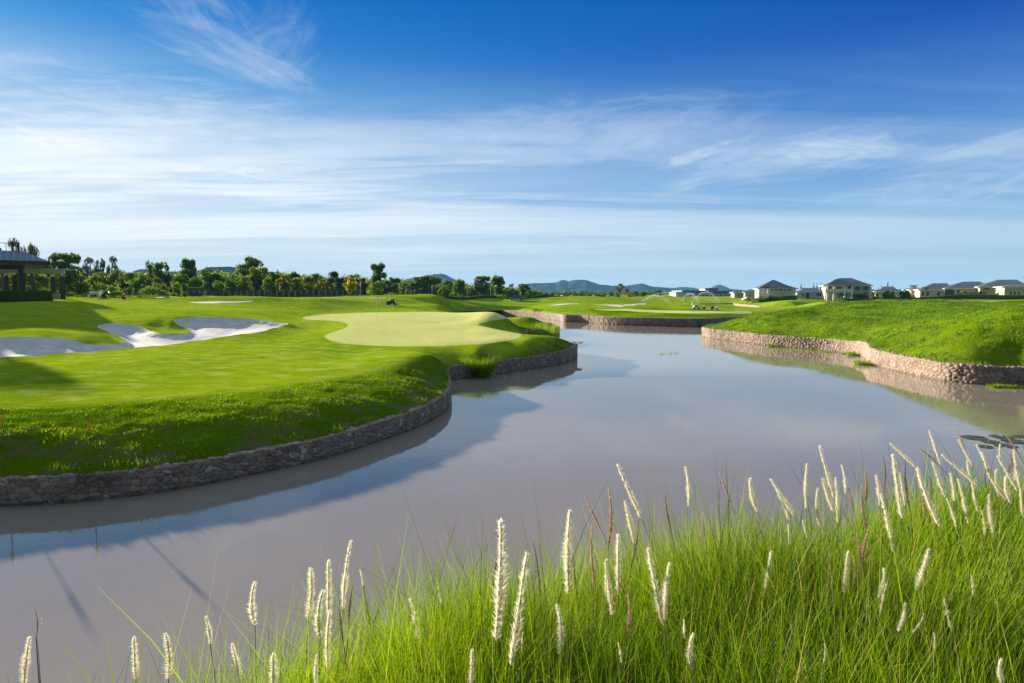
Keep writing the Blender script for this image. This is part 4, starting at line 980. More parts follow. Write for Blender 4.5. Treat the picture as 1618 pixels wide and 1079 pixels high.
# ------------------------------------------------------------------ trees
M['leaf_dark'] = leaf_mat('leaf_dark', [(0, (.055, .095, .014)), (.6, (.105, .165, .02)), (1, (.19, .25, .035))], .5)
M['leaf_mid'] = leaf_mat('leaf_mid', [(0, (.085, .14, .016)), (.6, (.165, .235, .024)), (1, (.28, .34, .04))], .5)
M['leaf_light'] = leaf_mat('leaf_light', [(0, (.10, .17, .014)), (.6, (.19, .29, .022)), (1, (.30, .40, .04))], .5)
M['leaf_grey'] = leaf_mat('leaf_grey', [(0, (.05, .06, .045)), (.6, (.10, .11, .085)), (1, (.16, .17, .13))], .35)
M['leaf_yellow'] = leaf_mat('leaf_yellow', [(0, (.05, .10, .012)), (.45, (.11, .17, .02)), (.62, (.20, .22, .02)), (.78, (.45, .34, .02)), (1, (.60, .40, .03))], .4)
M['leaf_gold'] = leaf_mat('leaf_gold', [(0, (.06, .11, .012)), (.35, (.14, .20, .02)), (.5, (.40, .36, .03)), (.75, (.75, .50, .03)), (1, (.80, .62, .12))], .4)
M['leaf_wood'] = leaf_mat('leaf_wood', [(0, (.075, .13, .016)), (.6, (.15, .22, .024)), (1, (.26, .33, .04))], .5)
M['frond'] = leaf_mat('palm_frond', [(0, (.03, .06, .012)), (1, (.10, .15, .03))], .3)
def leaves(r_, blobs, n, size, hollow=.35, gap=0.0):
    """leaf quads spread through ellipsoidal clumps"""
    B = np.array(blobs); vol = (B[:, 3] * B[:, 4]) ** .9; pr = vol / vol.sum()
    k = r_.choice(len(B), n, p=pr); d = r_.normal(size=(n, 3)); d /= np.linalg.norm(d, axis=1)[:, None]
    rad = r_.uniform(hollow, 1.0, n) ** .55 * (1 + .10 * r_.normal(size=n))
    c = B[k, :3] + d * rad[:, None] * B[k][:, [3, 3, 4]]
    q = r_.normal(size=(n, 3)); q = q * .8 + d * .6; q /= np.linalg.norm(q, axis=1)[:, None]
    a = np.cross(q, r_.normal(size=(n, 3))); a /= np.linalg.norm(a, axis=1)[:, None]; b_ = np.cross(q, a)
    s = size * r_.uniform(.5, 1.25, n)[:, None]
    V = np.stack([c - a * s - b_ * s * .5, c + a * s * .2 - b_ * s * .7, c + a * s + b_ * s * .5, c - a * s * .2 + b_ * s * .7], 1).reshape(-1, 3)
    tone = np.clip(.5 + .22 * r_.normal(size=n) + (B[k, 5] if B.shape[1] > 5 else 0), 0, 1)
    return V, (np.arange(n) * 4)[:, None] + np.arange(4)[None], np.repeat(tone, 4)
def tree_mesh(kind, seed):
    """total height 1, crown half-width 1; scaled per tree"""
    r_ = np.random.default_rng(seed); bl = []; limbs = []
    def blob(x, y, z, r, h): bl.append((x, y, z, r, h, r_.normal() * .16))
    leaf = .05; n = 3400
    if kind in ('broad', 'yellow', 'sparse'):
        z0 = {'broad': .16, 'yellow': .34, 'sparse': .40}[kind]
        for k in range({'broad': 34, 'yellow': 20, 'sparse': 17}[kind]):
            a = r_.uniform(0, 6.28); rr_ = r_.random() ** .5 * .72; zc = r_.uniform(z0, .90) ; sq = math.sqrt(max(.1, 1 - ((zc - .62) / .42) ** 2))
            blob(math.cos(a) * rr_ * sq, math.sin(a) * rr_ * sq, zc, r_.uniform(.20, .36), r_.uniform(.06, .11))
        if kind == 'sparse': n = 900; leaf = .05
        if kind == 'yellow': n = 1500; leaf = .07
    elif kind == 'round':
        for k in range(24):
            a = r_.uniform(0, 6.28); zc = r_.uniform(.16, .88); sq = math.sqrt(max(.08, 1 - ((zc - .45) / .52) ** 2)); rr_ = r_.random() ** .5 * .75 * sq
            blob(math.cos(a) * rr_, math.sin(a) * rr_, zc, r_.uniform(.22, .38), r_.uniform(.08, .15))
        n = 2600
    elif kind == 'tall':
        for k in range(34):
            a = r_.uniform(0, 6.28); zc = r_.uniform(.30, .93); sq = math.sqrt(max(.1, 1 - ((zc - .62) / .40) ** 2)); rr_ = r_.random() ** .6 * .68 * sq
            blob(math.cos(a) * rr_, math.sin(a) * rr_, zc, r_.uniform(.22, .38), r_.uniform(.05, .10))
        n = 3200
    elif kind == 'umbrella':
        for k in range(30):
            a = r_.uniform(0, 6.28); rr_ = r_.random() ** .5 * .85; zc = .93 - .42 * rr_ ** 2 - r_.random() * .30 * (1 - rr_ * .4)
            blob(math.cos(a) * rr_, math.sin(a) * rr_, zc, r_.uniform(.16, .28), r_.uniform(.05, .09))
        n = 3800; leaf = .04
    elif kind == 'cone':
        for k in range(22):
            zc = r_.uniform(.08, .95); rr_ = (1.05 - zc) * .7 * r_.random() ** .5; a = r_.uniform(0, 6.28)
            blob(math.cos(a) * rr_, math.sin(a) * rr_, zc, .30 * (1.15 - zc), .09)
        n = 1800
    elif kind == 'bush':
        for k in range(16):
            a = r_.uniform(0, 6.28); rr_ = r_.random() ** .5 * .7; zc = r_.uniform(.15, .8) * (1 - .3 * rr_)
            blob(math.cos(a) * rr_, math.sin(a) * rr_, zc, r_.uniform(.22, .36), r_.uniform(.14, .24))
        n = 1400; leaf = .06
    elif kind == 'pine':
        for k in range(26):
            zc = r_.uniform(.2, .98); rr_ = (1.02 - zc) * .6 * r_.random(); a = r_.uniform(0, 6.28)
            blob(math.cos(a) * rr_, math.sin(a) * rr_, zc, .30 * (1.1 - zc) + .06, .03)
        n = 900; leaf = .06
    if kind == 'palm':
        ns = 16; P_ = np.tile([[0, 0, .80]], (ns, 1)); P_ = P_ + r_.normal(0, .01, (ns, 3))
        V, Fq, q = [], [], []
        for k in range(ns):
            a = k / ns * 6.28 + r_.uniform(-.2, .2); up = r_.uniform(-.1, 1.0); tt = np.linspace(0, 1, 8)
            pr = np.column_stack([np.cos(a) * tt, np.sin(a) * tt, .80 + (up * .32 * tt - .42 * tt ** 2) * .55])
            for j in range(1, 8):
                for sgn in (-1, 1):
                    w_ = .26 * math.sin(3.14 * min(1, tt[j] * .9 + .1)) ; d = np.array([-math.sin(a) * sgn * w_ + math.cos(a) * .1, math.cos(a) * sgn * w_ + math.sin(a) * .1, -.05])
                    b0 = len(V); V += [pr[j - 1], pr[j], pr[j] + d, pr[j] * .6 + pr[j - 1] * .4 + d * .9]; Fq.append([b0, b0 + 1, b0 + 2, b0 + 3]); q += [r_.random()] * 4
        crown = (np.array(V), np.array(Fq), np.array(q))
        trunk = tube([(.03, 0, 0), (.0, .0, .4), (.01, 0, .82)], [.09, .06, .05], 6)
        return crown, trunk
    crown = leaves(r_, bl, n, leaf)
    top = {'broad': .62, 'yellow': .7, 'sparse': .8, 'round': .45, 'tall': .75, 'umbrella': .7, 'cone': .7, 'bush': .3, 'pine': .9}[kind]
    tr = [tube([(0, 0, -.03), (.03, .01, top * .45), (.0, .02, top)], [.085, .06, .02] if kind != 'bush' else [.03, .02, .01], 6)]
    for k in range(0 if kind in ('bush', 'pine') else 7):
        b_ = bl[r_.integers(len(bl))]; z0 = r_.uniform(.3, .6) * top
        tr.append(tube([(.02, .01, z0), (b_[0] * .4, b_[1] * .4, z0 * .5 + b_[2] * .5), (b_[0], b_[1], b_[2])], [.045, .028, .010], 5))
    return crown, join(tr)
TM = {}
def tree(kind, u, vt, hw, d, leafm, label, name='tree', cat='tree', group='trees along the back of the course', vb=None, bark='bark'):
    key = (kind, leafm); v_ = TM.setdefault(key, [])
    if len(v_) < (3 if kind not in ('palm', 'pine') else 2):
        c, t_ = tree_mesh(kind, 100 + len(TM) * 7 + len(v_))
        a = npmesh('crown', c[0], [c[1]], [M[leafm]], attrs={'rnd': c[2]}); b_ = npmesh('trunk', t_[0], [t_[1]], [M[bark]], smooth=True, attrs={'rnd': t_[2]})
        v_.append((a.data, b_.data)); bpy.data.objects.remove(a); bpy.data.objects.remove(b_); pick = v_[-1]
    else: pick = v_[rng.integers(len(v_))]
    if 700 < u < 850 and d < 190: d += 32
    x, y, z = place(u, d)
    h = zat(vt, d) - z; w_ = hw / FPX * d
    e = empty(name, (x, y, z), rng.uniform(0, 6.28), label, cat, group)
    for nm, me in zip(('crown', 'trunk'), pick):
        o = bpy.data.objects.new(nm if kind != 'bush' or nm == 'crown' else 'stem', me); link(o, e); o.scale = (w_, w_, h)
        if nm == 'trunk':
            k = max(.10, min(.35, h * .035)) / .085; o.scale = (k if kind != 'palm' else .25/.09, k if kind != 'palm' else .25/.09, h)
    return e
# limbs must reach the clumps: trunk mesh uses the crown's own width for its limbs
T_ = [
 ('sparse', 12, 376, 16, 118, 'leaf_grey', 'wispy grey tree behind the pavilion roof railing, nearest the left edge'), ('sparse', 36, 373, 13, 120, 'leaf_grey', 'tall wispy grey tree rising behind the corner post of the roof railing'),
 ('sparse', 58, 377, 15, 116, 'leaf_grey', 'tall wispy grey tree just right of the roof railing'), ('broad', 112, 396, 27, 112, 'leaf_dark', 'big dark broad tree between the pavilion roof and the open sky'),
 ('round', 100, 424, 14, 92, 'leaf_light', 'light green round tree right behind the pergola corner'), ('round', 60, 428, 34, 118, 'leaf_mid', 'wide olive tree seen through the pergola'), ('round', 12, 430, 28, 120, 'leaf_mid', 'wide olive tree seen under the pavilion roof'),
 ('sparse', 82, 403, 9, 135, 'leaf_grey', 'small thin tree peeping over the pavilion eave'), ('sparse', 150, 404, 12, 175, 'leaf_grey', 'faint grey tree just right of the big dark tree'), ('sparse', 166, 403, 9, 178, 'leaf_grey', 'middle one of the faint thin grey trees against the sky at left'), ('sparse', 184, 402, 10, 176, 'leaf_grey', 'faint feathery grey tree standing highest right of the big dark tree'),
 ('round', 134, 434, 17, 108, 'leaf_mid', 'olive round tree below the big dark tree'), ('round', 158, 428, 15, 128, 'leaf_mid', 'olive bushy tree below the faint grey trees, left one'), ('round', 184, 424, 16, 130, 'leaf_mid', 'olive bushy tree with a rounded top below the faint grey trees'),
 ('bush', 165, 446, 13, 105, 'leaf_light', 'yellowish low bushy tree in front of the olive trees at left'), ('round', 206, 428, 15, 132, 'leaf_dark', 'dark green bushy tree left of the bare branched tree'), ('bush', 186, 448, 12, 104, 'leaf_light', 'small light bushy tree right of the yellowish one'),
 ('round', 226, 432, 15, 125, 'leaf_mid', 'mid green bushy tree under the bare branched tree'), ('sparse', 243, 411, 12, 150, 'leaf_dark', 'thin bare branched tree sticking out left of the dark clump'), ('broad', 264, 413, 18, 145, 'leaf_dark', 'dark clumped tree between the bare branched tree and the airy round one'),
 ('round', 250, 436, 18, 128, 'leaf_dark', 'low dark bushy tree under the dark clumped tree'), ('tall', 303, 407, 19, 150, 'leaf_dark', 'airy round headed tree whose crown lets the sky through'), ('round', 290, 432, 16, 135, 'leaf_mid', 'olive bushy tree left below the airy round headed tree'),
 ('bush', 251, 441, 8, 112, 'leaf_mid', 'small rounded tree, left of three small ones behind the tall grass'), ('bush', 264, 440, 8, 112, 'leaf_mid', 'small rounded tree, middle of three small ones behind the tall grass'), ('bush', 284, 440, 9, 112, 'leaf_mid', 'small rounded tree, right of three small ones behind the tall grass'),
 ('round', 314, 436, 14, 130, 'leaf_mid', 'bushy tree directly behind the golf cart'), ('sparse', 333, 419, 12, 200, 'leaf_grey', 'faint sparse tree against the hill right of the airy tree'), ('sparse', 353, 423, 10, 195, 'leaf_dark', 'faint sparse tree against the top of the hill'),
 ('broad', 343, 430, 20, 140, 'leaf_dark', 'low dark spreading tree in front of the hill'), ('round', 350, 442, 10, 122, 'leaf_mid', 'small round tree in front of the dark spreading one'), ('round', 372, 430, 14, 138, 'leaf_mid', 'mid green tree left below the tallest left tree'),
 ('tall', 401, 405, 23, 158, 'leaf_dark', 'tallest tree of the left half, its airy crown above the others'), ('broad', 384, 422, 14, 150, 'leaf_dark', 'dark tree shoulder left of the tallest left tree'), ('broad', 413, 421, 22, 142, 'leaf_mid', 'broad dense tree right below the tallest left tree'),
 ('round', 390, 436, 14, 128, 'leaf_mid', 'leafy tree low in front of the tallest left tree'), ('broad', 436, 429, 18, 152, 'leaf_dark', 'dark sloping topped tree right of the broad dense one'), ('yellow', 428, 438, 11, 126, 'leaf_light', 'small lime green tree left of the yellow flowering row'),
 ('yellow', 451, 433, 12, 128, 'leaf_yellow', 'yellow flowering tree beside the first lamp post, leftmost of its row'), ('broad', 464, 428, 16, 155, 'leaf_dark', 'dark tree behind the leftmost yellow flowering tree'), ('cone', 442, 426, 6, 158, 'leaf_dark', 'narrow pointed dark tree left of the first lamp post'),
 ('yellow', 470, 438, 12, 124, 'leaf_mid', 'green tree with a forked trunk between two yellow flowering trees'), ('yellow', 492, 434, 12, 126, 'leaf_yellow', 'yellow flowering tree with a straight trunk, third of its row'), ('broad', 505, 431, 14, 155, 'leaf_dark', 'dark tree behind the straight trunked yellow tree'),
 ('yellow', 519, 436, 14, 126, 'leaf_yellow', 'yellow flowering tree with a wide low crown above the pink flower bed'), ('tall', 531, 426, 10, 150, 'leaf_dark', 'dark upright tree above the pink flower bed'), ('round', 540, 434, 10, 148, 'leaf_dark', 'dark full tree left of the golden tree'),
 ('yellow', 557, 437, 13, 127, 'leaf_gold', 'brightest golden flowering tree, at the right end of the flower bed'), ('broad', 557, 432, 15, 160, 'leaf_dark', 'dark tree behind the golden flowering tree'), ('round', 578, 436, 10, 155, 'leaf_dark', 'dark tree between the golden tree and the tall one'),
 ('tall', 600, 414, 18, 165, 'leaf_dark', 'tall dark tree standing alone above the middle of the tree line'), ('round', 596, 444, 17, 130, 'leaf_light', 'bright green round tree below the tall lone one'), ('round', 612, 440, 12, 150, 'leaf_dark', 'dark tree right below the tall lone one'),
 ('broad', 625, 438, 13, 162, 'leaf_mid', 'olive topped tree right of the tall lone one'), ('round', 643, 442, 12, 165, 'leaf_dark', 'dark tree between lamp posts in the middle'), ('cone', 645, 448, 9, 138, 'leaf_light', 'bright green pointed small tree in front of the umbrella tree'),
 ('umbrella', 683, 433, 36, 158, 'leaf_dark', 'very wide dark umbrella shaped tree in front of the blue peak'), ('umbrella', 662, 437, 16, 150, 'leaf_dark', 'left shoulder tree of the wide umbrella tree'), ('round', 705, 444, 14, 150, 'leaf_dark', 'dark tree right below the umbrella tree'),
 ('broad', 727, 440, 11, 152, 'leaf_dark', 'dark tree alone right of the umbrella tree'), ('round', 719, 452, 8, 140, 'leaf_mid', 'small green tree at the foot of the lone dark one'), ('round', 742, 455, 7, 140, 'leaf_dark', 'small dark ball shaped tree left of the double headed tree'),
 ('bush', 730, 465, 8, 136, 'leaf_mid', 'low pale bush at the foot of the ball shaped tree'), ('broad', 763, 434, 16, 148, 'leaf_dark', 'left half of the big double headed dark tree'), ('broad', 787, 434, 15, 150, 'leaf_dark', 'right half of the big double headed dark tree'),
 ('round', 785, 452, 11, 140, 'leaf_mid', 'olive drooping tree below the double headed tree'), ('bush', 793, 464, 10, 135, 'leaf_light', 'low pale green bush below the drooping tree'), ('sparse', 809, 446, 6, 165, 'leaf_dark', 'thin tree top between the double headed tree and the lone round one'),
 ('round', 809, 461, 7, 142, 'leaf_dark', 'small dark round bush tree right of the drooping tree'), ('broad', 827, 447, 12, 150, 'leaf_dark', 'round dark tree, last large one before the open view of the hills'), ('round', 835, 458, 9, 145, 'leaf_mid', 'small green tree at the foot of the last large one'),
 ('round', 853, 460, 8, 240, 'leaf_dark', 'first small dark tree in front of the blue hills, from the left'), ('sparse', 978, 447, 8, 290, 'leaf_grey', 'bare greyish tree in front of the blue hills'), ('sparse', 988, 452, 6, 295, 'leaf_grey', 'small bare greyish tree right of the larger bare one'),
 ('round', 974, 462, 6, 260, 'leaf_dark', 'dark small tree under the bare greyish tree'), ('round', 1040, 457, 8, 290, 'leaf_dark', 'dark dome shaped tree between the hills and the white buildings'),
 ('pine', 1262, 449, 4, 330, 'leaf_dark', 'spiky pine behind the low house, left of the others'), ('pine', 1282, 446, 4, 330, 'leaf_dark', 'first spiky pine of the trio behind the low house'), ('pine', 1287, 447, 4, 332, 'leaf_dark', 'middle spiky pine of the trio behind the low house'), ('pine', 1293, 448, 4, 334, 'leaf_dark', 'right spiky pine of the trio behind the low house'),
 ('pine', 1371, 451, 3, 330, 'leaf_dark', 'small spiky pine just right of the large balcony house'), ('pine', 1388, 450, 4, 330, 'leaf_dark', 'spiky pine left of the tallest one among the small roofs'), ('pine', 1398, 445, 4, 330, 'leaf_dark', 'tallest spiky pine among the small roofs'), ('pine', 1405, 449, 4, 332, 'leaf_dark', 'spiky pine right of the tallest one among the small roofs'),
]
for q in T_: tree(*q)
def more(kind, lst, d, leafm, fmt, **k):
    for q in lst: tree(kind, q[0], q[1], q[2], d + rng.uniform(-8, 8), leafm, fmt % q[3], **k)
more('round', [(862, 462, 6, 'second'), (872, 461, 6, 'third'), (884, 463, 6, 'fourth'), (896, 462, 6, 'fifth'), (908, 459, 5, 'sixth'), (918, 462, 7, 'seventh'), (930, 463, 6, 'eighth'), (942, 462, 6, 'ninth'), (953, 463, 6, 'tenth'), (964, 462, 6, 'eleventh')], 250, 'leaf_dark', '%s small dark tree from the left in the row before the blue hills')
more('palm', [(915, 459, 4, 'left'), (922, 459, 4, 'middle'), (925, 458, 4, 'right')], 230, 'frond', '%s palm of the three before the blue hills', name='palm_tree', cat='palm tree')
more('round', [(1003, 459, 6, 'left'), (1014, 460, 6, 'middle'), (995, 463, 6, 'lowest')], 255, 'leaf_dark', '%s dark tree of the clump right of the bare tree')
for u, vt, hw, d, lab in [(1457, 449, 5, 185, 'palm standing alone left of the single storey houses'), (1553, 451, 4, 185, 'palm between the two right single storey houses'), (1561, 453, 4, 188, 'second palm close beside the one between the two right houses'), (1610, 448, 5, 175, 'palm in front of the rightmost house')]:
    tree('palm', u, vt, hw, d, 'frond', lab, name='palm_tree', cat='palm tree', group='palms by the houses')
for u, vt, hw, d, lm, lab in [(1363, 460, 5, 180, 'leaf_mid', 'small garden tree right of the balcony house'), (1349, 464, 5, 182, 'leaf_mid', 'small bush in front of the balcony house'), (1398, 459, 7, 180, 'leaf_mid', 'leafy tree in front of the small grey roofs'), (1408, 460, 6, 178, 'leaf_light', 'lighter leafy tree beside the one before the small grey roofs'),
        (1421, 459, 6, 180, 'leaf_dark', 'dark garden tree left of the single storey houses'), (1430, 458, 5, 180, 'leaf_dark', 'slim dark garden tree left of the lone palm'), (1380, 463, 5, 178, 'leaf_light', 'bright low bush before the grey roofs'), (1517, 459, 8, 178, 'leaf_mid', 'bush in front of the middle single storey house'),
        (1530, 461, 8, 178, 'leaf_dark', 'dark bush before the gap between the right houses'), (1572, 461, 5, 178, 'leaf_dark', 'dark bush before the wide right house'), (1581, 463, 5, 178, 'leaf_light', 'reddish green bush before the wide right house')]:
    tree('round', u, vt, hw, d, lm, lab, group='garden trees by the houses')
for u, vt, hw, d, lm, lab in [(1212, 463, 6, 185, 'leaf_dark', 'dark shrub before the left two storey house'), (1203, 466, 8, 184, 'leaf_mid', 'low shrub left below the left two storey house'), (1227, 466, 9, 184, 'leaf_light', 'light shrub before the middle of the left two storey house'), (1243, 466, 8, 186, 'leaf_dark', 'shrub at the right corner of the left two storey house'),
        (1181, 466, 6, 200, 'leaf_mid', 'shrub beside the small gabled houses'), (1253, 464, 5, 190, 'leaf_light', 'shrub before the low house, left end'), (118, 460, 12, 95, 'leaf_light', 'pale tall shrub right of the pergola'), (150, 458, 16, 98, 'leaf_light', 'pale green shrub above the golf bags'), (185, 457, 14, 98, 'leaf_light', 'pale green shrub left of the dark low bush'),
        (206, 450, 9, 96, 'leaf_dark', 'dark round low bush at the end of the pale shrubs'), (240, 451, 20, 95, 'leaf_light', 'largest mound of tall pale shrubbery left of the cart'), (262, 456, 12, 96, 'leaf_mid', 'right shoulder of the tall pale shrubbery'), (296, 457, 7, 106, 'leaf_mid', 'round clipped bush beside the golf cart'),
        (276, 462, 9, 104, 'leaf_light', 'light bush between the shrubbery and the round clipped bush'), (620, 462, 10, 138, 'leaf_light', 'light low bush behind the mower')]:
    tree('bush', u, vt, hw, d, lm, lab, name='shrub', cat='shrub', group='shrubs at the edge of the course')
def woodland(name, u0, u1, d, tops, n, m, label, size=.09, depth=14):
    r_ = np.random.default_rng(int(u0) + 999); bl = []
    for k in range(n):
        u = r_.uniform(u0, u1); dd = d + r_.uniform(0, depth); z0 = gh(U(u, dd), dd); zt = zat(np.interp(u, *tops) + abs(r_.normal(0, 2.5)), dd); h = zt - z0
        rw = r_.uniform(1.8, 3.6); zc = z0 + r_.uniform(.1, 1) * (h - 1.2)
        bl.append((U(u, dd), dd, zc, rw, rw * .7, r_.normal() * .2))
    V, Fq, q = leaves(r_, bl, n * 75, 4 * size)
    o = npmesh(name, V, [Fq], [m], attrs={'rnd': q}); tag(o, label, 'woodland', kind='stuff')
woodland('woodland', -60, 560, 172, ([-60, 100, 200, 300, 400, 560], [426, 427, 428, 431, 430, 436]), 900, M['leaf_wood'], 'dense mass of trees filling in behind the left tree line')
woodland('woodland', 110, 560, 146, ([110, 200, 300, 400, 560], [440, 442, 444, 443, 447]), 420, M['leaf_wood'], 'undergrowth and young trees filling the gaps of the left tree line', .08, 12)
woodland('woodland', 540, 845, 200, ([540, 600, 700, 760, 845], [438, 441, 444, 450, 458]), 500, M['leaf_wood'], 'dark mass of trees filling in behind the middle tree line')
woodland('woodland', 840, 1200, 420, ([840, 1000, 1200], [459, 460.5, 461]), 230, M['leaf_dark'], 'low far belt of trees below the blue hills', .14, 30)
woodland('woodland', 1190, 1640, 420, ([1190, 1400, 1640], [459, 458, 457]), 200, M['leaf_dark'], 'low far belt of trees behind the houses', .14, 30)

def hedge(name, pts, h, w_, m, label, n=60, seed=3, leaf=.07, cat='hedge'):
    r_ = np.random.default_rng(seed); P3 = catmull([(*p, 0) for p in pts], .5)[:, :2]
    z = hz(P3[:, 0], P3[:, 1]); t = np.gradient(P3, axis=0); t /= np.linalg.norm(t, axis=1)[:, None]; nn = np.column_stack([t[:, 1], -t[:, 0]])
    prof = [(-.5, 0), (-.48, .85), (-.4, .97), (.4, .97), (.48, .85), (.5, 0)]
    V = np.array([[*(p + q * w_ * a), zz_ + h * b_] for p, q, zz_ in zip(P3, nn, z) for a, b_ in prof]); V += r_.normal(0, .015, V.shape)
    k = len(prof); i = np.arange(len(P3) - 1)[:, None] * k + np.arange(k - 1)[None]
    core = (V, np.stack([i, i + 1, i + k + 1, i + k], -1).reshape(-1, 4), np.full(len(V), .25))
    m_ = int(n * len(P3)); j = r_.integers(0, len(P3), m_); a = r_.choice(len(prof) - 1, m_, p=[.32, .04, .28, .04, .32]); f = r_.random(m_)
    pr = np.array(prof); pa = pr[a] * (1 - f[:, None]) + pr[a + 1] * f[:, None]
    c = np.column_stack([P3[j] + nn[j] * (w_ * pa[:, 0:1]) + t[j] * r_.uniform(-.3, .3, (m_, 1)), z[j] + h * pa[:, 1]]) + r_.normal(0, .03, (m_, 3))
    q = r_.normal(size=(m_, 3)); q /= np.linalg.norm(q, axis=1)[:, None]; b_ = np.cross(q, r_.normal(size=(m_, 3))); b_ /= np.linalg.norm(b_, axis=1)[:, None]; s = leaf * r_.uniform(.5, 1.3, m_)[:, None]
    lv = (np.stack([c - q * s, c - b_ * s * .6, c + q * s, c + b_ * s * .6], 1).reshape(-1, 3), (np.arange(m_) * 4)[:, None] + np.arange(4)[None], np.repeat(r_.random(m_), 4))
    V, Fq, q = join([core, lv]); o = npmesh(name, V, [Fq], [m], attrs={'rnd': q}); return tag(o, label, cat)
hedge('hedge', [(U(-160, 58), 57), (U(0, 57), 56.5), (U(62, 57), 57), (U(76, 58), 58)], 1.05, 1.6, M['leaf_dark'], 'clipped dark green hedge along the front of the pavilion', 90)
hedge('hedge', [(U(592, 140), 140), (U(700, 152), 152), (U(842, 190), 190), (U(900, 215), 215)], .8, 1.2, M['leaf_dark'], 'long low dark hedge across the course below the umbrella tree', 30, 4, .12)
hedge('hedge', [(U(1440, 172), 172), (U(1530, 168), 168), (U(1640, 160), 160)], 1.3, 1.2, M['leaf_mid'], 'long green hedge in front of the single storey houses', 40, 5, .12)
hedge('hedge', [(U(1318, 180), 180), (U(1440, 174), 174)], 1.3, 1.2, M['leaf_mid'], 'green hedge before the small grey roofs and garden trees', 40, 6, .12)
hedge('hedge', [(U(1186, 186), 186), (U(1255, 184), 184)], 1.5, 1.4, M['leaf_mid'], 'short hedge in front of the left two storey house', 40, 9, .12)
M['pink'] = leaf_mat('pink_flowers', [(0, (.05, .08, .03)), (.25, (.10, .10, .06)), (.35, (.45, .10, .30)), (1, (.62, .20, .45))], .3)
M['orange'] = leaf_mat('orange_flowers', [(0, (.08, .08, .03)), (.3, (.5, .12, .04)), (1, (.7, .25, .06))], .3)
hedge('flower_bed', [(U(503, 122), 122), (U(545, 121), 121), (U(583, 121), 121)], .42, 2.2, M['pink'], 'low bed of pink flowers below the yellow flowering trees', 90, 7, .08, 'flower bed')
hedge('flower_bed', [(U(377, 124), 124), (U(394, 124), 124)], .45, 1.2, M['orange'], 'short bed of orange flowers at the foot of the tallest left tree', 90, 8, .08, 'flower bed')

# ------------------------------------------------------------------ fence of the far boundary
fe = empty('wire_fence', (U(300, 122), 122, gh(U(300, 122), 122)), 0, 'long thin post and wire fence at the foot of the left tree line', 'fence')
pz = []
for k in range(64):
    u = -20 + k * 9.4; d = 118 + 4 * math.sin(k * .2); x = U(u, d); z = gh(x, d); pz.append((x, d, z))
ox, oy, oz = fe.location
pm = MB().box((0, 0, .7), (.07, .07, 1.4)).build('post', M['pvc_white'], fe); pm.location = (pz[0][0] - ox, pz[0][1] - oy, pz[0][2] - oz)
for p in pz[1:]:
    o = pm.copy(); link(o, fe); o.location = (p[0] - ox, p[1] - oy, p[2] - oz)
for h in (.5, .95, 1.35):
    V, Fq, r = tube([(p[0] - ox, p[1] - oy, p[2] - oz + h) for p in pz], .008, 4); npmesh('wire', V, [Fq], [M['grey_metal']], fe, attrs={'rnd': r})

# ------------------------------------------------------------------ street lamps
mm('dark_pole', (.16, .17, .17), .6)
def lamp(u, d, vt, side, lab):
    if u > 700: d += 30
    x, y, z = place(u, d); h = zat(vt, d) - z
    e = empty('street_lamp', (x, y, z), 0, lab, 'street lamp', 'street lamps along the far road')
    V, Fq, r = tube([(0, 0, 0), (0, 0, h * .6), (0, 0, h * .96), (side * .25, 0, h), (side * 1.3, 0, h + .12)], [.07, .055, .045, .04, .035], 8); npmesh('pole', V, [Fq], [M['dark_pole']], e, smooth=True, attrs={'rnd': r})
    MB().box((side * 1.55, 0, h + .12), (.85, .32, .16), bev=.05).build('lamp_head', M['white_paint'], e)
for a in [(439.4, 128, 446, 1, 'lamp post beside the leftmost yellow flowering tree'), (510, 130, 447, 1, 'lamp post half hidden by the wide yellow flowering tree'), (571.7, 128, 444.7, 1, 'lamp post right of the golden flowering tree'), (632, 130, 448, 1, 'lamp post before the dark trees left of the umbrella tree'),
          (656.5, 146, 457, 1, 'short distant lamp post left of the umbrella tree middle'), (683.7, 128, 450, 1, 'lamp post with a bright head before the umbrella tree'), (728.5, 140, 456, 1, 'lamp post between the lone dark tree and the ball shaped one'), (775.5, 142, 455, 1, 'lamp post before the double headed tree'), (806, 142, 457, 1, 'lamp post right of the drooping tree')]: lamp(*a)

# ------------------------------------------------------------------ pavilion and pergola
PX, PY = U(86, 60), 60.0
pz0 = gh(PX - 4, PY + 2) + .05
pv = empty('pavilion', (PX, PY, pz0), R(40), 'open pavilion with grey seamed hipped roof and dark columns at the left edge', 'pavilion')
ze = zat(413, 60) - pz0; zr = zat(396.5, 63) - pz0 - .1
wR, dR = 34.0, 17.0; ins = 3.6
MB().poly([(0, 0, ze), (-wR, 0, ze), (-wR, dR, ze), (0, dR, ze), (-2.0, 4.3, zr), (-wR + ins, 4.3, zr), (-wR + ins, dR - ins, zr), (-2.0, dR - ins, zr)],
          [(0, 1, 5, 4), (1, 2, 6, 5), (2, 3, 7, 6), (3, 0, 4, 7), (4, 5, 6, 7)]).build('roof', M['seam'], pv)
rf = pv.children[0]
MB().box((-wR / 2, -.02, ze - .16), (wR + .1, .10, .34)).box((.02, dR / 2, ze - .16), (.10, dR, .34)).box((-wR / 2, dR + .02, ze - .16), (wR + .1, .10, .34)).build('fascia', M['dark_steel'], pv)
MB().box((-wR / 2, dR / 2, ze - .30), (wR - .3, dR - .3, .12)).box((-wR / 2, 3.1, ze - .58), (wR - 4, .3, .42)).box((-wR / 2, dR - 3.1, ze - .58), (wR - 4, .3, .42)).build('ceiling', M['soffit'], pv)
MB().box((-wR / 2 - 1, dR / 2, .06), (wR - 3, dR - 3, .16)).build('floor_slab', M['path'], pv)
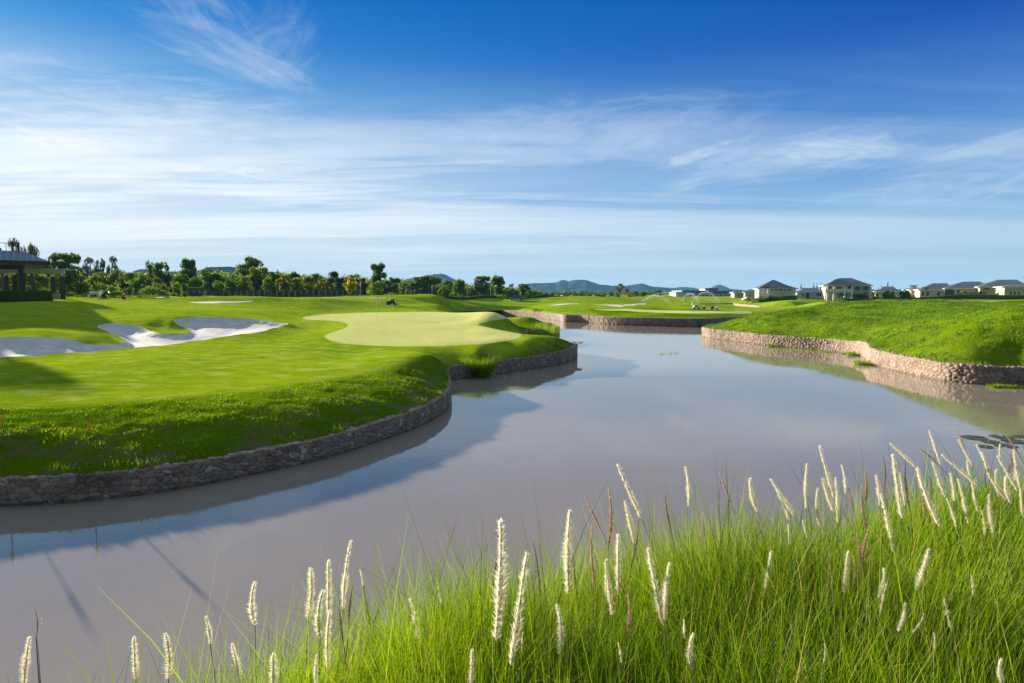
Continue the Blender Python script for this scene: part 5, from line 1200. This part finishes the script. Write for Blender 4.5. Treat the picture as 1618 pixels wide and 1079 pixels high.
for x, y in [(-2.3, .9), (-2.3, 13.6), (-5.2, .9), (-8.6, 3.1), (-8.6, 13.6), (-14, 3.1), (-20, 3.1), (-26, 3.1)]:
    MB().box((x, y, ze / 2 - .4), (.42, .42, ze - .8), bev=.03).box((x, y, .25), (.56, .56, .5), bev=.03).build('column', M['dark_stone'], pv)
rl = MB()
for x in np.arange(-30, -2.4, 1.9): rl.box((x, 4.6, zr + .4), (.05, .05, .8))
rl.box((-16, 4.6, zr + .82), (27.6, .07, .06)).build('railing', M['dark_steel'], pv)
MB().box((-2.4, 4.6, zr + .45), (.22, .22, .95)).box((-2.9, 4.9, zr + .45), (.18, .18, .95)).build('railing_post', M['dark_steel'], pv)
# taller hall joined to the pavilion, outside the picture; its shadow reaches the lawn
bpy.context.view_layer.update()
loc = lambda x, y, z: tuple(pv.matrix_world.inverted() @ Vector((x, y, z)))
ax, ay = -49.5, 52.0; q = [(ax, ay), (ax - 9.8, ay - 2.2), (ax - 17, ay + 4.5), (ax - 7.5, ay + 6.6)]; cc = (ax - 8.6, ay + 2.3)
MB().poly([loc(*p, 11.5) for p in q] + [loc(*p, 11.85) for p in q] + [loc(*cc, 12.9)], [(0, 1, 2, 3), (0, 4, 5, 1), (1, 5, 6, 2), (2, 6, 7, 3), (3, 7, 4, 0), (4, 8, 5), (5, 8, 6), (6, 8, 7), (7, 8, 4)]).build('upper_roof', M['seam'], pv)
for p in q:
    p = (p[0] * .8 + cc[0] * .2, p[1] * .8 + cc[1] * .2); MB().cyl(loc(*p, 4.2), loc(*p, 11.6), .2, .2, 8).build('column', M['dark_stone'], pv)
# pergola
gx_, gy_ = U(107, 70), 70.0; g0 = gh(gx_, gy_)
pg = empty('pergola', (gx_, gy_, g0), R(52), 'flat roofed grey pergola on dark stone columns beside the pavilion', 'pergola')
zt = zat(424.5, 70) - g0
MB().box((-3.1, 2.2, zt - .08), (7.6, 5.2, .14)).build('roof', M['grey_metal'], pg)
MB().box((-3.3, .2, zt - .36), (6.6, .22, .42)).box((-3.3, 4.2, zt - .36), (6.6, .22, .42)).box((-.1, 2.2, zt - .36), (.22, 4.2, .42)).build('beam', M['grey_metal'], pg)
for x, y in [(-.1, .2), (-.1, 4.2), (-4.6, .2), (-4.6, 4.2), (-6.2, 4.2)]:
    c = MB().box((x, y, (zt - .9) / 2), (.42, .42, zt - .9), bev=.03).build('column', M['dark_stone'], pg)
    MB().box((x, y, zt - .74), (.24, .24, .36)).build('capital', M['white_paint'], c)
MB().box((-.95, 1.2, .32), (1.7, .2, .75)).build('low_wall', M['white_wall'], pg)

# ------------------------------------------------------------------ houses
def hip(mb, x0, x1, y0, y1, z0, z1, ov=.6, ridge=None):
    x0 -= ov; x1 += ov; y0 -= ov; y1 += ov; yd = (y1 - y0) / 2; r0, r1 = (x0 + yd, x1 - yd) if ridge is None else ridge
    if r1 < r0: r0 = r1 = (x0 + x1) / 2
    ym = (y0 + y1) / 2
    mb.poly([(x0, y0, z0), (x1, y0, z0), (x1, y1, z0), (x0, y1, z0), (r0, ym, z1), (r1 + .01, ym, z1)], [(0, 1, 5, 4), (1, 2, 5), (2, 3, 4, 5), (3, 0, 4), (3, 2, 1, 0)])
    return mb
def house(u0, u1, d, veave, vridge, dep, yaw, label, wall='cream_wall', ridge=None, wins=(), doors=(), base_drop=0, roof='slate_roof', dutch=True, name='house'):
    bearing = math.atan(((u0 + u1) / 2 - 809) / FPX); yaw = -bearing * .62 + yaw * .4; dep *= .8
    pside = dep * math.sin(bearing + yaw) / math.cos(bearing)          # what the left side wall takes of the width seen
    W0 = (u1 - u0) / FPX * d; w_ = max(.45 * W0, (W0 - pside) / (math.cos(yaw) - math.sin(-yaw) * math.tan(bearing) * .5))
    x, y, z = place((u0 + u1) / 2, d); x += pside * .5
    e = empty(name, (x, y, z), yaw, label, 'house', 'houses beyond the course')
    ez = zat(veave, d) - z; rz_ = zat(vridge, d) - z; h2 = w_ / 2 - .6
    MB().box((0, dep / 2, ez / 2 - .3), (2 * h2, dep, ez + .55)).build('wall', M[wall], e)
    mb = MB()
    rg = None if ridge is None else ((ridge[0] - .5) * w_, (ridge[1] - .5) * w_)
    if dutch:
        zm = ez + (rz_ - ez) * .5
        yo = dep * .26; xo = (dep / 2 + .6) * .52
        x0, x1, y0, y1 = -h2 - .6, h2 + .6, -.6, dep + .6
        a = (x0 + xo, y0 + yo); b_ = (x1 - xo, y1 - yo)
        mb.poly([(x0, y0, ez), (x1, y0, ez), (x1, y1, ez), (x0, y1, ez), (a[0], a[1], zm), (b_[0], a[1], zm), (b_[0], b_[1], zm), (a[0], b_[1], zm)], [(0, 1, 5, 4), (1, 2, 6, 5), (2, 3, 7, 6), (3, 0, 4, 7), (3, 2, 1, 0)])
        hip(mb, a[0] - .12, b_[0] + .12, a[1] - .12, b_[1] + .12, zm - .03, rz_, .0, rg)
    else: hip(mb, -h2, h2, 0, dep, ez, rz_, .8, rg)
    mb.build('roof', M[roof], e)
    MB().box((0, -.62, ez - .1), (2 * h2 + 1.3, .1, .22)).box((-h2 - .65, dep / 2, ez - .1), (.1, dep + 1.2, .22)).box((h2 + .65, dep / 2, ez - .1), (.1, dep + 1.2, .22)).build('fascia', M['white_paint'], e)
    for (fx, z0, ww, hh) in wins:
        X_ = (fx - .5) * 2 * h2
        f = MB().box((X_, -.03, z0 + hh / 2), (ww + .22, .12, hh + .22)).build('window', M['white_paint'], e)
        pn = MB().box((X_, -.10, z0 + hh / 2), (ww, .05, hh)).build('pane', M['dark_glass'], f)
    for (fx, ww, hh) in doors: MB().box(((fx - .5) * 2 * h2, -.05, hh / 2), (ww, .14, hh)).build('door', M['black_plastic'], e)
    return e, ez, rz_, w_, h2
e, ez, rz_, w_, h2 = house(1190, 1252, 200, 455.8, 449.2, 12, R(4), 'two storey house with a tall pointed slate roof, leftmost of the big houses', ridge=(.2, .74), dutch=False, wall='white_wall',
      wins=[(.34, 3.0, .9, 1.0), (.46, 3.0, .9, 1.0), (.58, 3.0, 1.4, 1.0), (.70, 3.0, .9, 1.0), (.84, 3.0, 1.2, 1.0)])
hip(MB(), -5.5, 4.2, .5, 11, ez + .5, zat(441.8, 204) - e.location.z, .3, (-.6, -.2)).build('roof_tower', M['slate_roof'], e)
MB().box((-h2 + 1.0, -1.3, ez - 2.6), (3.2, 2.4, .22)).box((-h2 + 1.0, -2.45, ez - 2.1), (3.2, .08, .9)).build('balcony', M['white_paint'], e)
for x in (-h2 - .5, -h2 + 2.3): MB().box((x, -2.3, (ez - .2) / 2), (.32, .32, ez - .2)).build('column', M['white_paint'], e)
e, ez, rz_, w_, h2 = house(1252, 1298, 210, 461, 454.6, 11, R(-3), 'low single storey house with a long slate roof between the two big houses', ridge=(.2, .8), wins=[(.2, .9, 1.2, 1.3), (.8, .9, 2.2, 1.3)], doors=[(.38, 1, 2.1)], wall='white_wall')
e, ez, rz_, w_, h2 = house(1299, 1363, 185, 450.8, 438.6, 12, R(-6), 'largest two storey house with cream walls, white columns and a long balcony', ridge=(.38, .62), wins=[(.08, 3.4, 1.5, 1.6), (.30, 3.4, 1.5, 1.6), (.56, 3.4, 1.3, 1.6), (.72, 3.4, 1.3, 1.6), (.9, 3.4, 1.3, 1.6), (.4, .4, 2.6, 2.0)], doors=[(.62, 1.2, 2.2), (.8, 2.6, 2.2)])
MB().box((-h2 * .45, -1.7, 2.95), (h2 * 1.25, 3.2, .28)).box((-h2 * .45, -3.25, 3.45), (h2 * 1.25, .08, .8)).build('balcony', M['white_paint'], e)
for x in (-h2 + .2, -h2 * .68, -h2 * .2, h2 * .12): MB().box((x, -3.1, ez / 2), (.5, .5, ez - .2), bev=.04).build('column', M['white_paint'], e)
hip(MB(), -h2 * 1.02, h2 * .16, -3.4, 2.5, ez + .02, ez + 2.1, .4).build('porch_roof', M['slate_roof'], e)
house(1353, 1382, 215, 459.5, 453.5, 10, R(5), 'small house with a grey roof tucked right behind the balcony house', ridge=(.3, .7), wins=[(.6, .8, 1.2, 1.2)])
house(1376, 1418, 210, 460.2, 452.4, 11, R(-4), 'low house with a grey two step roof behind the leafy garden trees', ridge=(.35, .7), wins=[(.3, .8, 1.2, 1.2), (.6, .8, 1.2, 1.2)])
house(1424, 1453, 205, 457.5, 450.2, 11, R(3), 'house half hidden by the dark garden trees, its roof left of the lone palm', ridge=(.2, .8), wins=[(.5, .8, 1.2, 1.2)])
house(1447, 1500, 195, 457.4, 447.0, 12, R(-5), 'single storey cream house behind the lone palm, first of three large ones', ridge=(.42, .76), wins=[(.08, .8, .8, 1.5), (.2, .8, .8, 1.5), (.48, .9, .8, 1.2), (.76, .9, .8, 1.4)])
house(1490, 1553, 190, 455.2, 444.4, 13, R(-5), 'single storey cream house with a wide slate roof, middle of three large ones', ridge=(.42, .75), wins=[(.06, .4, 2.4, 2.2), (.25, .9, .9, 1.5), (.8, .9, .9, 1.3)], doors=[(.13, 1.0, 2.1)])
house(1543, 1611, 183, 452.8, 441.2, 14, R(-5), 'single storey cream house with the widest slate roof, right one of three large ones', ridge=(.42, .74), wins=[(.10, .3, 1.4, 2.3), (.30, .8, .5, 1.7), (.36, .8, .5, 1.7), (.42, .8, .5, 1.7), (.48, .8, .5, 1.7), (.72, .8, .9, 1.6)], doors=[(.03, 1.2, 2.2)])
house(1593, 1680, 168, 452.5, 446.0, 12, R(-5), 'house at the right edge with low cream walls and a palm in front', ridge=(.5, .8), wins=[(.08, .6, .5, 1.7), (.13, .6, .5, 1.7), (.18, .6, .5, 1.7), (.30, .6, .5, 1.7)])
house(1151, 1178, 260, 462, 458.2, 9, R(10), 'small far house with a grey gabled roof, left of the white car', wall='white_wall', ridge=(.3, .7), dutch=False, wins=[(.3, .6, 1, 1.2), (.7, .6, 1, 1.2)])
house(1172, 1194, 240, 461, 457.0, 9, R(-10), 'small far house with a pointed grey roof right behind the white car', ridge=(.45, .6), dutch=False, wins=[(.4, .6, 1, 1.2)])
# white flat roofed building
x, y, z = place(1105, 300)
e = empty('flat_roofed_building', (x, y, z), R(6), 'long white modern building with flat bluish roofs behind the sprinklers', 'building')
s_ = 300 / FPX
def bx(u0, u1, v0, v1, dep, off=0): a = (u0 - 1105) * s_; b_ = (u1 - 1105) * s_; return ((a + b_) / 2, off + dep / 2, (zat(v0, 300) + zat(v1, 300)) / 2 - z), (b_ - a, dep, zat(v0, 300) - zat(v1, 300))
MB().box(*bx(1075, 1152, 460.6, 474, 12)).box(*bx(1062, 1081, 461.4, 474, 9, -2.2)).box(*bx(1098, 1150, 463.5, 474, 5, -4)).build('wall', M['white_wall'], e)
MB().box(*bx(1073, 1120, 458.8, 460.5, 14, -1)).box(*bx(1112, 1154, 459.2, 460.4, 15, -3.5)).build('roof', M['blue_roof'], e)
t_ = MB().box(*bx(1115, 1136, 455.5, 459.0, 7, 2)).build('upper_storey', M['grey_metal'], e)
MB().box(*bx(1113, 1138, 455.0, 455.7, 9, 1)).build('upper_roof', M['blue_roof'], t_)
for u in (1078, 1088, 1094, 1104, 1110, 1116, 1124, 1132, 1140, 1147):
    f = MB().box(*bx(u - 1.8, u + 1.8, 465.2, 469.2, .3, -.25 if u < 1098 else -4.25)).build('window', M['white_paint'], e)
    MB().box(*bx(u - 1.4, u + 1.4, 465.6, 468.8, .2, -.40 if u < 1098 else -4.4)).build('pane', M['dark_glass'], f)

# ------------------------------------------------------------------ vehicles and small things
def wheel(parent, x, y, r, w_=.16, nm='wheel'):
    o = MB().cyl((x, y - w_ / 2, r), (x, y + w_ / 2, r), r, n=14).build(nm, M['rubber'], parent)
    MB().cyl((x, y - w_ / 2 - .01, r), (x, y + w_ / 2 + .01, r), r * .5, n=10).build('rim', M['grey_metal'], o)
def golf_cart(u, d, rz, label, body='black_plastic', roof='white_paint', s=1.0):
    x, y, z = place(u, d); e = empty('golf_cart', (x, y, z), rz, label, 'golf cart'); e.scale = (s, s, s)
    MB().box((0, 0, .42), (2.3, 1.15, .30), bev=.08).poly([(-1.15, -.5, .55), (-.65, -.5, .95), (-.55, -.5, .55), (-1.15, .5, .55), (-.65, .5, .95), (-.55, .5, .55)], [(0, 1, 2), (3, 5, 4), (0, 3, 4, 1), (1, 4, 5, 2), (0, 2, 5, 3)]).build('body', M[body], e)
    MB().box((.15, 0, .68), (.5, 1.05, .18), bev=.04).box((.38, 0, .95), (.12, 1.05, .45), rz=0, bev=.04).build('seat', M['black_plastic'], e)
    MB().box((.05, 0, 1.86), (1.75, 1.2, .07), bev=.03).build('canopy', M[roof], e)
    MB().cyl((-.62, -.5, .9), (-.5, -.5, 1.85), .02).cyl((-.62, .5, .9), (-.5, .5, 1.85), .02).cyl((.75, -.5, .6), (.7, -.5, 1.85), .02).cyl((.75, .5, .6), (.7, .5, 1.85), .02).build('canopy_frame', M['grey_metal'], e)
    for X_ in (-.75, .75):
        for Y_ in (-.52, .52): wheel(e, X_, Y_, .23)
    return e
golf_cart(313, 116, R(8), 'dark golf cart with a white canopy parked before the left trees')
def figure(name, joints, edges, rad, mats, label, loc, rz=0, cat='person', parent=None):
    me = bpy.data.meshes.new(name); me.from_pydata(joints, edges, []); o = bpy.data.objects.new(name, me); link(o, parent); o.location = loc; o.rotation_euler = (0, 0, rz)
    sk = o.modifiers.new('skin', 'SKIN'); o.modifiers.new('sub', 'SUBSURF').levels = 1; o.modifiers['sub'].render_levels = 1
    for v, r in zip(me.skin_vertices[0].data, rad): v.radius = (r, r)
    me.skin_vertices[0].data[0].use_root = True
    me.materials.append(mats)
    return tag(o, label, cat) if label else o
def person(u, d, rz, pose, shirt, label, dz=0, loc=None):
    """body: one skinned surface; pose 'sit', 'stand' or 'crouch'"""
    x, y, z = place(u, d) if loc is None else loc
    e = empty('person', (x, y, z + dz), rz, label, 'person')
    if pose == 'stand': J = dict(p=(0, 0, .92), c=(0, 0, 1.25), n=(0, 0, 1.46), kl=(-.10, .02, .50), fl=(-.11, 0, .06), kr=(.10, -.03, .50), fr=(.11, 0, .06), el=(-.26, .02, 1.12), hl=(-.27, -.08, .86), er=(.26, .02, 1.12), hr=(.27, -.10, .88), hd=(0, -.02, 1.62))
    elif pose == 'sit': J = dict(p=(0, 0, .55), c=(0, -.03, .88), n=(0, -.05, 1.08), kl=(-.14, -.42, .58), fl=(-.15, -.50, .16), kr=(.14, -.42, .58), fr=(.15, -.50, .16), el=(-.27, -.12, .80), hl=(-.14, -.38, .82), er=(.27, -.12, .80), hr=(.14, -.38, .82), hd=(0, -.08, 1.24))
    else: J = dict(p=(0, .10, .32), c=(0, -.12, .60), n=(0, -.28, .76), kl=(-.16, -.32, .40), fl=(-.16, -.10, .05), kr=(.16, -.32, .40), fr=(.16, -.10, .05), el=(-.26, -.34, .46), hl=(-.14, -.50, .22), er=(.26, -.34, .46), hr=(.14, -.50, .22), hd=(0, -.38, .86))
    nm = list(J); jd = {k: i for i, k in enumerate(nm)}
    sl = tuple(a * .5 + b * .5 for a, b in zip(J['c'], J['n'])); j = [J[k] for k in nm]; j += [(sl[0] - .19, sl[1], sl[2] + .05), (sl[0] + .19, sl[1], sl[2] + .05)]
    E = [('p', 'c'), ('c', 'n'), ('p', 'kl'), ('kl', 'fl'), ('p', 'kr'), ('kr', 'fr'), ('el', 'hl'), ('er', 'hr'), ('n', 'hd')]
    ed = [(jd[a], jd[b]) for a, b in E] + [(jd['c'], 12), (12, jd['el']), (jd['c'], 13), (13, jd['er'])]
    rd = dict(p=.15, c=.16, n=.06, kl=.075, fl=.05, kr=.075, fr=.05, el=.045, hl=.035, er=.045, hr=.035, hd=.10)
    figure('body', j, ed, [rd[k] for k in nm] + [.07, .07], M['skin'], None, (0, 0, 0), 0, parent=e)
    c, p_, n_ = (Vector(J[k]) for k in 'cpn')
    MB().cyl(p_, c, .18, .20, 12).cyl(c, (c + n_) / 2 + Vector((0, 0, .04)), .20, .13, 12).cyl(j[12], J['el'], .075, .06).cyl(j[13], J['er'], .075, .06).build('shirt', M[shirt], e, smooth=True)
    MB().cyl(J['p'], J['kl'], .12, .085).cyl(J['kl'], J['fl'], .085, .07).cyl(J['p'], J['kr'], .12, .085).cyl(J['kr'], J['fr'], .085, .07).ball(J['p'], .17).build('trousers', M['dark_trousers'], e, smooth=True)
    MB().ball(Vector(J['hd']) + Vector((0, .01, .06)), .11, (1, 1, .6)).cyl(Vector(J['hd']) + Vector((0, 0, .03)), Vector(J['hd']) + Vector((0, 0, .05)), .20, n=16).build('hat', M['tan_shirt'], e, smooth=True)
    return e
def mower(u, d, rz, label, body, name='ride_on_mower', s=1.0):
    x, y, z = place(u, d); e = empty(name, (x, y, z), rz, label, 'mower'); e.scale = (s, s, s)
    MB().box((.25, 0, .5), (1.0, .8, .42), bev=.1).box((-.45, 0, .38), (.6, .6, .14), bev=.03).build('body', M[body], e)
    MB().box((-.1, 0, .66), (.42, .5, .12), bev=.03).box((.1, 0, .88), (.1, .5, .4), bev=.03).build('seat', M['black_plastic'], e)
    MB().cyl((-.62, 0, .4), (-.42, 0, .92), .03).cyl((-.5, 0, .90), (-.36, 0, .96), .17, n=14).build('steering_wheel', M['black_plastic'], e)
    for Y_ in (-.62, 0, .62): MB().cyl((-.95, Y_ - .27, .16), (-.95, Y_ + .27, .16), .15, n=12).box((-.95, Y_, .30), (.34, .56, .06)).build('cutting_reel', M['grey_metal'], e)
    wheel(e, .45, -.5, .26, .22); wheel(e, .45, .5, .26, .22); wheel(e, -.55, 0, .2, .22)
    return e
mower(619, 93, R(180), 'dark ride-on mower working behind the green, right of the flag', 'black_plastic')
person(618.5, 93, R(90), 'sit', 'white_shirt', 'person in a pale shirt driving the ride-on mower behind the green', dz=.14)
x, y, z = place(616.5, 93.5)
e = empty('marker_pole', (x, y, z), 0, 'thin white pole standing just behind the ride-on mower', 'pole'); MB().cyl((0, 0, 0), (0, 0, 2.1), .025, .02).build('pole', M['white_paint'], e); MB().ball((0, 0, 2.12), .05).build('tip', M['white_paint'], e)
x, y, z = place(1099, 108)
e = empty('utility_cart', (x, y, z), R(170), 'small white utility cart on the second green', 'utility cart')
MB().box((0, 0, .40), (1.3, .8, .28), bev=.08).box((.1, 0, .66), (.75, .74, .34), bev=.1).build('body', M['white_paint'], e); MB().box((.1, 0, .70), (.60, .76, .18)).build('window', M['dark_glass'], e)
for X_ in (-.42, .42):
    for Y_ in (-.38, .38): wheel(e, X_, Y_, .18, .12)
for u, d, rz, sh, lab in [(1110, 107, 1.2, 'tan_shirt', 'crouching person in a tan shirt right of the white utility cart'), (1123, 108, 2.0, 'dark_trousers', 'crouching person in dark clothes between the tan one and the right group'), (1132, 107, -1.0, 'white_shirt', 'crouching person in a white shirt, rightmost on the second green')]: person(u, d, rz, 'crouch', sh, lab)
def bag_trolley(u, d, rz, label, col, s=1.0):
    x, y, z = place(u, d); e = empty('golf_trolley', (x, y, z), rz, label, 'golf trolley'); e.scale = (s, s, s)
    MB().cyl((-.25, 0, .25), (.35, 0, .95), .15, .17, 12).build('bag', M[col], e, smooth=True)
    MB().cyl((-.35, 0, .18), (.62, 0, 1.0), .02).cyl((0, -.3, .2), (0, .3, .2), .02).build('frame', M['grey_metal'], e)
    for k in range(4): MB().cyl((.3 + .03 * k, -.06 + .04 * k, .9), (.42 + .03 * k, -.07 + .05 * k, 1.15), .012).ball((.43 + .03 * k, -.07 + .05 * k, 1.17), .04).build('golf_club', M['grey_metal'], e)
    wheel(e, 0, -.34, .19, .06); wheel(e, 0, .34, .19, .06)
bag_trolley(169, 76, .3, 'black golf bag trolley, right one of the pair beside the white bench', 'black_plastic'); bag_trolley(163, 77, -.4, 'golf trolley with a pale green covered bag beside the white bench', 'lime_cover')
bag_trolley(199.5, 76, .9, 'small red and black golf trolley alone on the lawn right of the bench', 'red_paint', .9)
x, y, z = place(152, 76); e = empty('bench', (x, y, z), .1, 'white bench on the lawn right of the pergola', 'bench')
MB().box((0, 0, .44), (1.3, .42, .06)).build('seat', M['white_paint'], e); MB().box((0, .24, .72), (1.3, .05, .3)).build('backrest', M['white_paint'], e)
for X_ in (-.58, .58): MB().box((X_, 0, .21), (.06, .4, .42)).build('leg', M['white_paint'], e)
def car(u, d, rz, label, col):
    x, y, z = place(u, d); e = empty('parked_car', (x, y, z), rz, label, 'car')
    MB().box((0, 0, .52), (4.2, 1.75, .5), bev=.14).poly([(-1.4, -.8, .76), (1.6, -.8, .76), (1.0, -.68, 1.42), (-.7, -.68, 1.42), (-1.4, .8, .76), (1.6, .8, .76), (1.0, .68, 1.42), (-.7, .68, 1.42)], [(0, 1, 2, 3), (4, 7, 6, 5), (0, 4, 5, 1), (1, 5, 6, 2), (2, 6, 7, 3), (3, 7, 4, 0)]).build('body', M[col], e)
    for sgn in (-1, 1): MB().box((.12, sgn * .765, 1.08), (1.9, .05, .40)).build('window', M['dark_glass'], e)
    for X_ in (-1.3, 1.3):
        for Y_ in (-.82, .82): wheel(e, X_, Y_, .32, .2)
car(1179, 215, R(5), 'white parked car before the small far houses', 'white_paint'); car(890, 215, R(20), 'pale blue car far behind the second green, near the left sand patch', 'white_wall'); car(950, 215, R(-15), 'dark red car far off on the course road before the blue hills', 'red_paint'); car(816, 160, 0, 'blue car behind the long low hedge under the last large tree', 'blue_paint')
# flag on the green
x, y = W(595.5, 503, 2.2); z = gh(x, y)
e = empty('flagstick', (x, y, z), 0, 'white flag on a thin pin standing on the large front green', 'golf flag')
MB().cyl((0, 0, 0), (0, 0, 2.25), .016, .012, 8).build('pin', M['white_paint'], e)
V = [(0.01 + .42 * i / 8, .05 * math.sin(i * .9), 2.22 - .02 * i - dz_) for i in range(9) for dz_ in (0, .36 + .012 * i)]
MB().poly(V, [(2 * i, 2 * i + 1, 2 * i + 3, 2 * i + 2) for i in range(8)]).build('flag', M['white_paint'], e)
MB().cyl((0, 0, .0), (0, 0, .012), .054, n=16).build('cup', M['black_plastic'], e)
# banner at the right edge
x, y, z = place(1613, 172); h = zat(430, 172) - z
e = empty('feather_banner', (x, y, z), 0, 'tall narrow magenta banner on a mast above the rightmost house', 'banner'); MB().cyl((0, 0, 0), (0, 0, h), .05, .03).build('mast', M['dark_steel'], e)
MB().poly([(-.05, 0, h - 3.0), (-.38, 0, h - 2.8), (-.42, .02, h - 1.2), (-.28, .03, h - .2), (-.05, 0, h), (-.05, .03, h - 3.0), (-.38, .03, h - 2.8), (-.42, .05, h - 1.2), (-.28, .06, h - .2), (-.05, .03, h)], [(0, 1, 2, 3, 4), (9, 8, 7, 6, 5), (0, 5, 6, 1), (1, 6, 7, 2), (2, 7, 8, 3), (3, 8, 9, 4), (4, 9, 5, 0)]).build('banner_cloth', M['magenta_cloth'], e)
# golf ball on the right rise
x, y, z = hit(1300, 526); o = MB().ball((0, 0, .03), .055).build('golf_ball', M['white_paint'], smooth=True); o.location = (x, y, z + .06); tag(o, 'tiny white ball lying on the rough slope above the right wall', 'golf ball')
# sprinklers
ms, t, b = mat('water_spray'); t.n.remove(b)
em = t.add('ShaderNodeBsdfTranslucent'); em.inputs[0].default_value = (.85, .88, .9, 1); df = t.add('ShaderNodeBsdfDiffuse'); df.inputs[0].default_value = (.85, .88, .9, 1); mx = t.add('ShaderNodeMixShader'); mx.inputs[0].default_value = .5
t.l.new(em.outputs[0], mx.inputs[1]); t.l.new(df.outputs[0], mx.inputs[2]); t.l.new(mx.outputs[0], t.n['Material Output'].inputs[0]); M['spray'] = ms
def sprinkler(u0, u1, vtop, d, label, n=1700, k0=0.0):
    x, y, z = place(u0, d); dx = (u1 - u0) / FPX * d; H = zat(vtop, d) - z
    e = empty('sprinkler', (x, y, z), 0, label, 'sprinkler', 'sprinklers watering the far course')
    MB().cyl((0, 0, 0), (0, 0, .5), .06, .05).box((0, 0, .55), (.2, .1, .12)).build('riser', M['grey_metal'], e)
    tt = rng.uniform(k0, 1, n) ** .8; r_ = np.random.default_rng(int(u0 + u1))
    px_ = dx * tt; pz_ = .5 + 4 * (H - .5) * tt * (1 - tt * .98)
    fall = r_.exponential(.55, n) * (tt ** 1.5) * .9 * H * .35
    c = np.column_stack([px_ + r_.normal(0, .05 + .22 * tt, n), r_.normal(0, .1 + .25 * tt, n), np.maximum(pz_ - fall, .02)])
    q = r_.normal(size=(n, 3)); q /= np.linalg.norm(q, axis=1)[:, None]; b_ = np.cross(q, r_.normal(size=(n, 3))); b_ /= np.linalg.norm(b_, axis=1)[:, None]; s = .023 * r_.uniform(.5, 1.3, n)[:, None]
    npmesh('water_jet', np.stack([c - q * s, c - b_ * s, c + q * s, c + b_ * s], 1).reshape(-1, 3), [(np.arange(n) * 4)[:, None] + np.arange(4)[None]], [ms], e)
for a in [(1012, 1056, 466.5, 165, 'low small sprinkler arc in front of the far trees, leftmost'), (1016, 1080, 462, 160, 'long sprinkler arc falling to the right, left of the pole like jet'), (1130, 1002, 465, 175, 'wide faint sprinkler arc thrown left across the far course'), (1092, 1135, 461, 150, 'sprinkler arc rising to the right in front of the white building'), (1075, 1102, 463, 150, 'short steep sprinkler arc beside the pole like jet')]: sprinkler(*a)
x, y, z = place(1092.5, 112); e = empty('sprinkler', (x, y, z), 0, 'upright white jet of water beside the white utility cart', 'sprinkler', 'sprinklers watering the far course'); MB().cyl((0, 0, 0), (0, 0, .5), .05, .04).build('riser', M['grey_metal'], e)
n = 250; c = np.column_stack([rng.normal(0, .04, n), rng.normal(0, .04, n), .5 + rng.random(n) * .75]); q = rng.normal(size=(n, 3)) * .03; b_ = np.cross(q, rng.normal(size=(n, 3)))
npmesh('water_jet', np.stack([c - q, c - b_, c + q, c + b_], 1).reshape(-1, 3), [(np.arange(n) * 4)[:, None] + np.arange(4)[None]], [ms], e)

# ------------------------------------------------------------------ haze
HAZE = 0.00009
me = bpy.data.meshes.new('haze'); bm = bmesh.new(); bmesh.ops.create_cube(bm, size=1, matrix=Matrix.Translation((0, 0, 48.3)) @ Matrix.Diagonal((8400, 8400, 102, 1))); bm.to_mesh(me); bm.free()
m = bpy.data.materials.new('haze_air'); m.use_nodes = True; t = NT(m.node_tree); t.n.clear()
vo = t.add('ShaderNodeVolumePrincipled'); vo.inputs['Color'].default_value = (.24, .58, 1.0, 1); vo.inputs['Density'].default_value = HAZE; vo.inputs['Anisotropy'].default_value = 0.0
out = t.add('ShaderNodeOutputMaterial'); t.l.new(vo.outputs[0], out.inputs['Volume']); me.materials.append(m)
o = bpy.data.objects.new('haze', me); link(o); tag(o, kind='stuff')
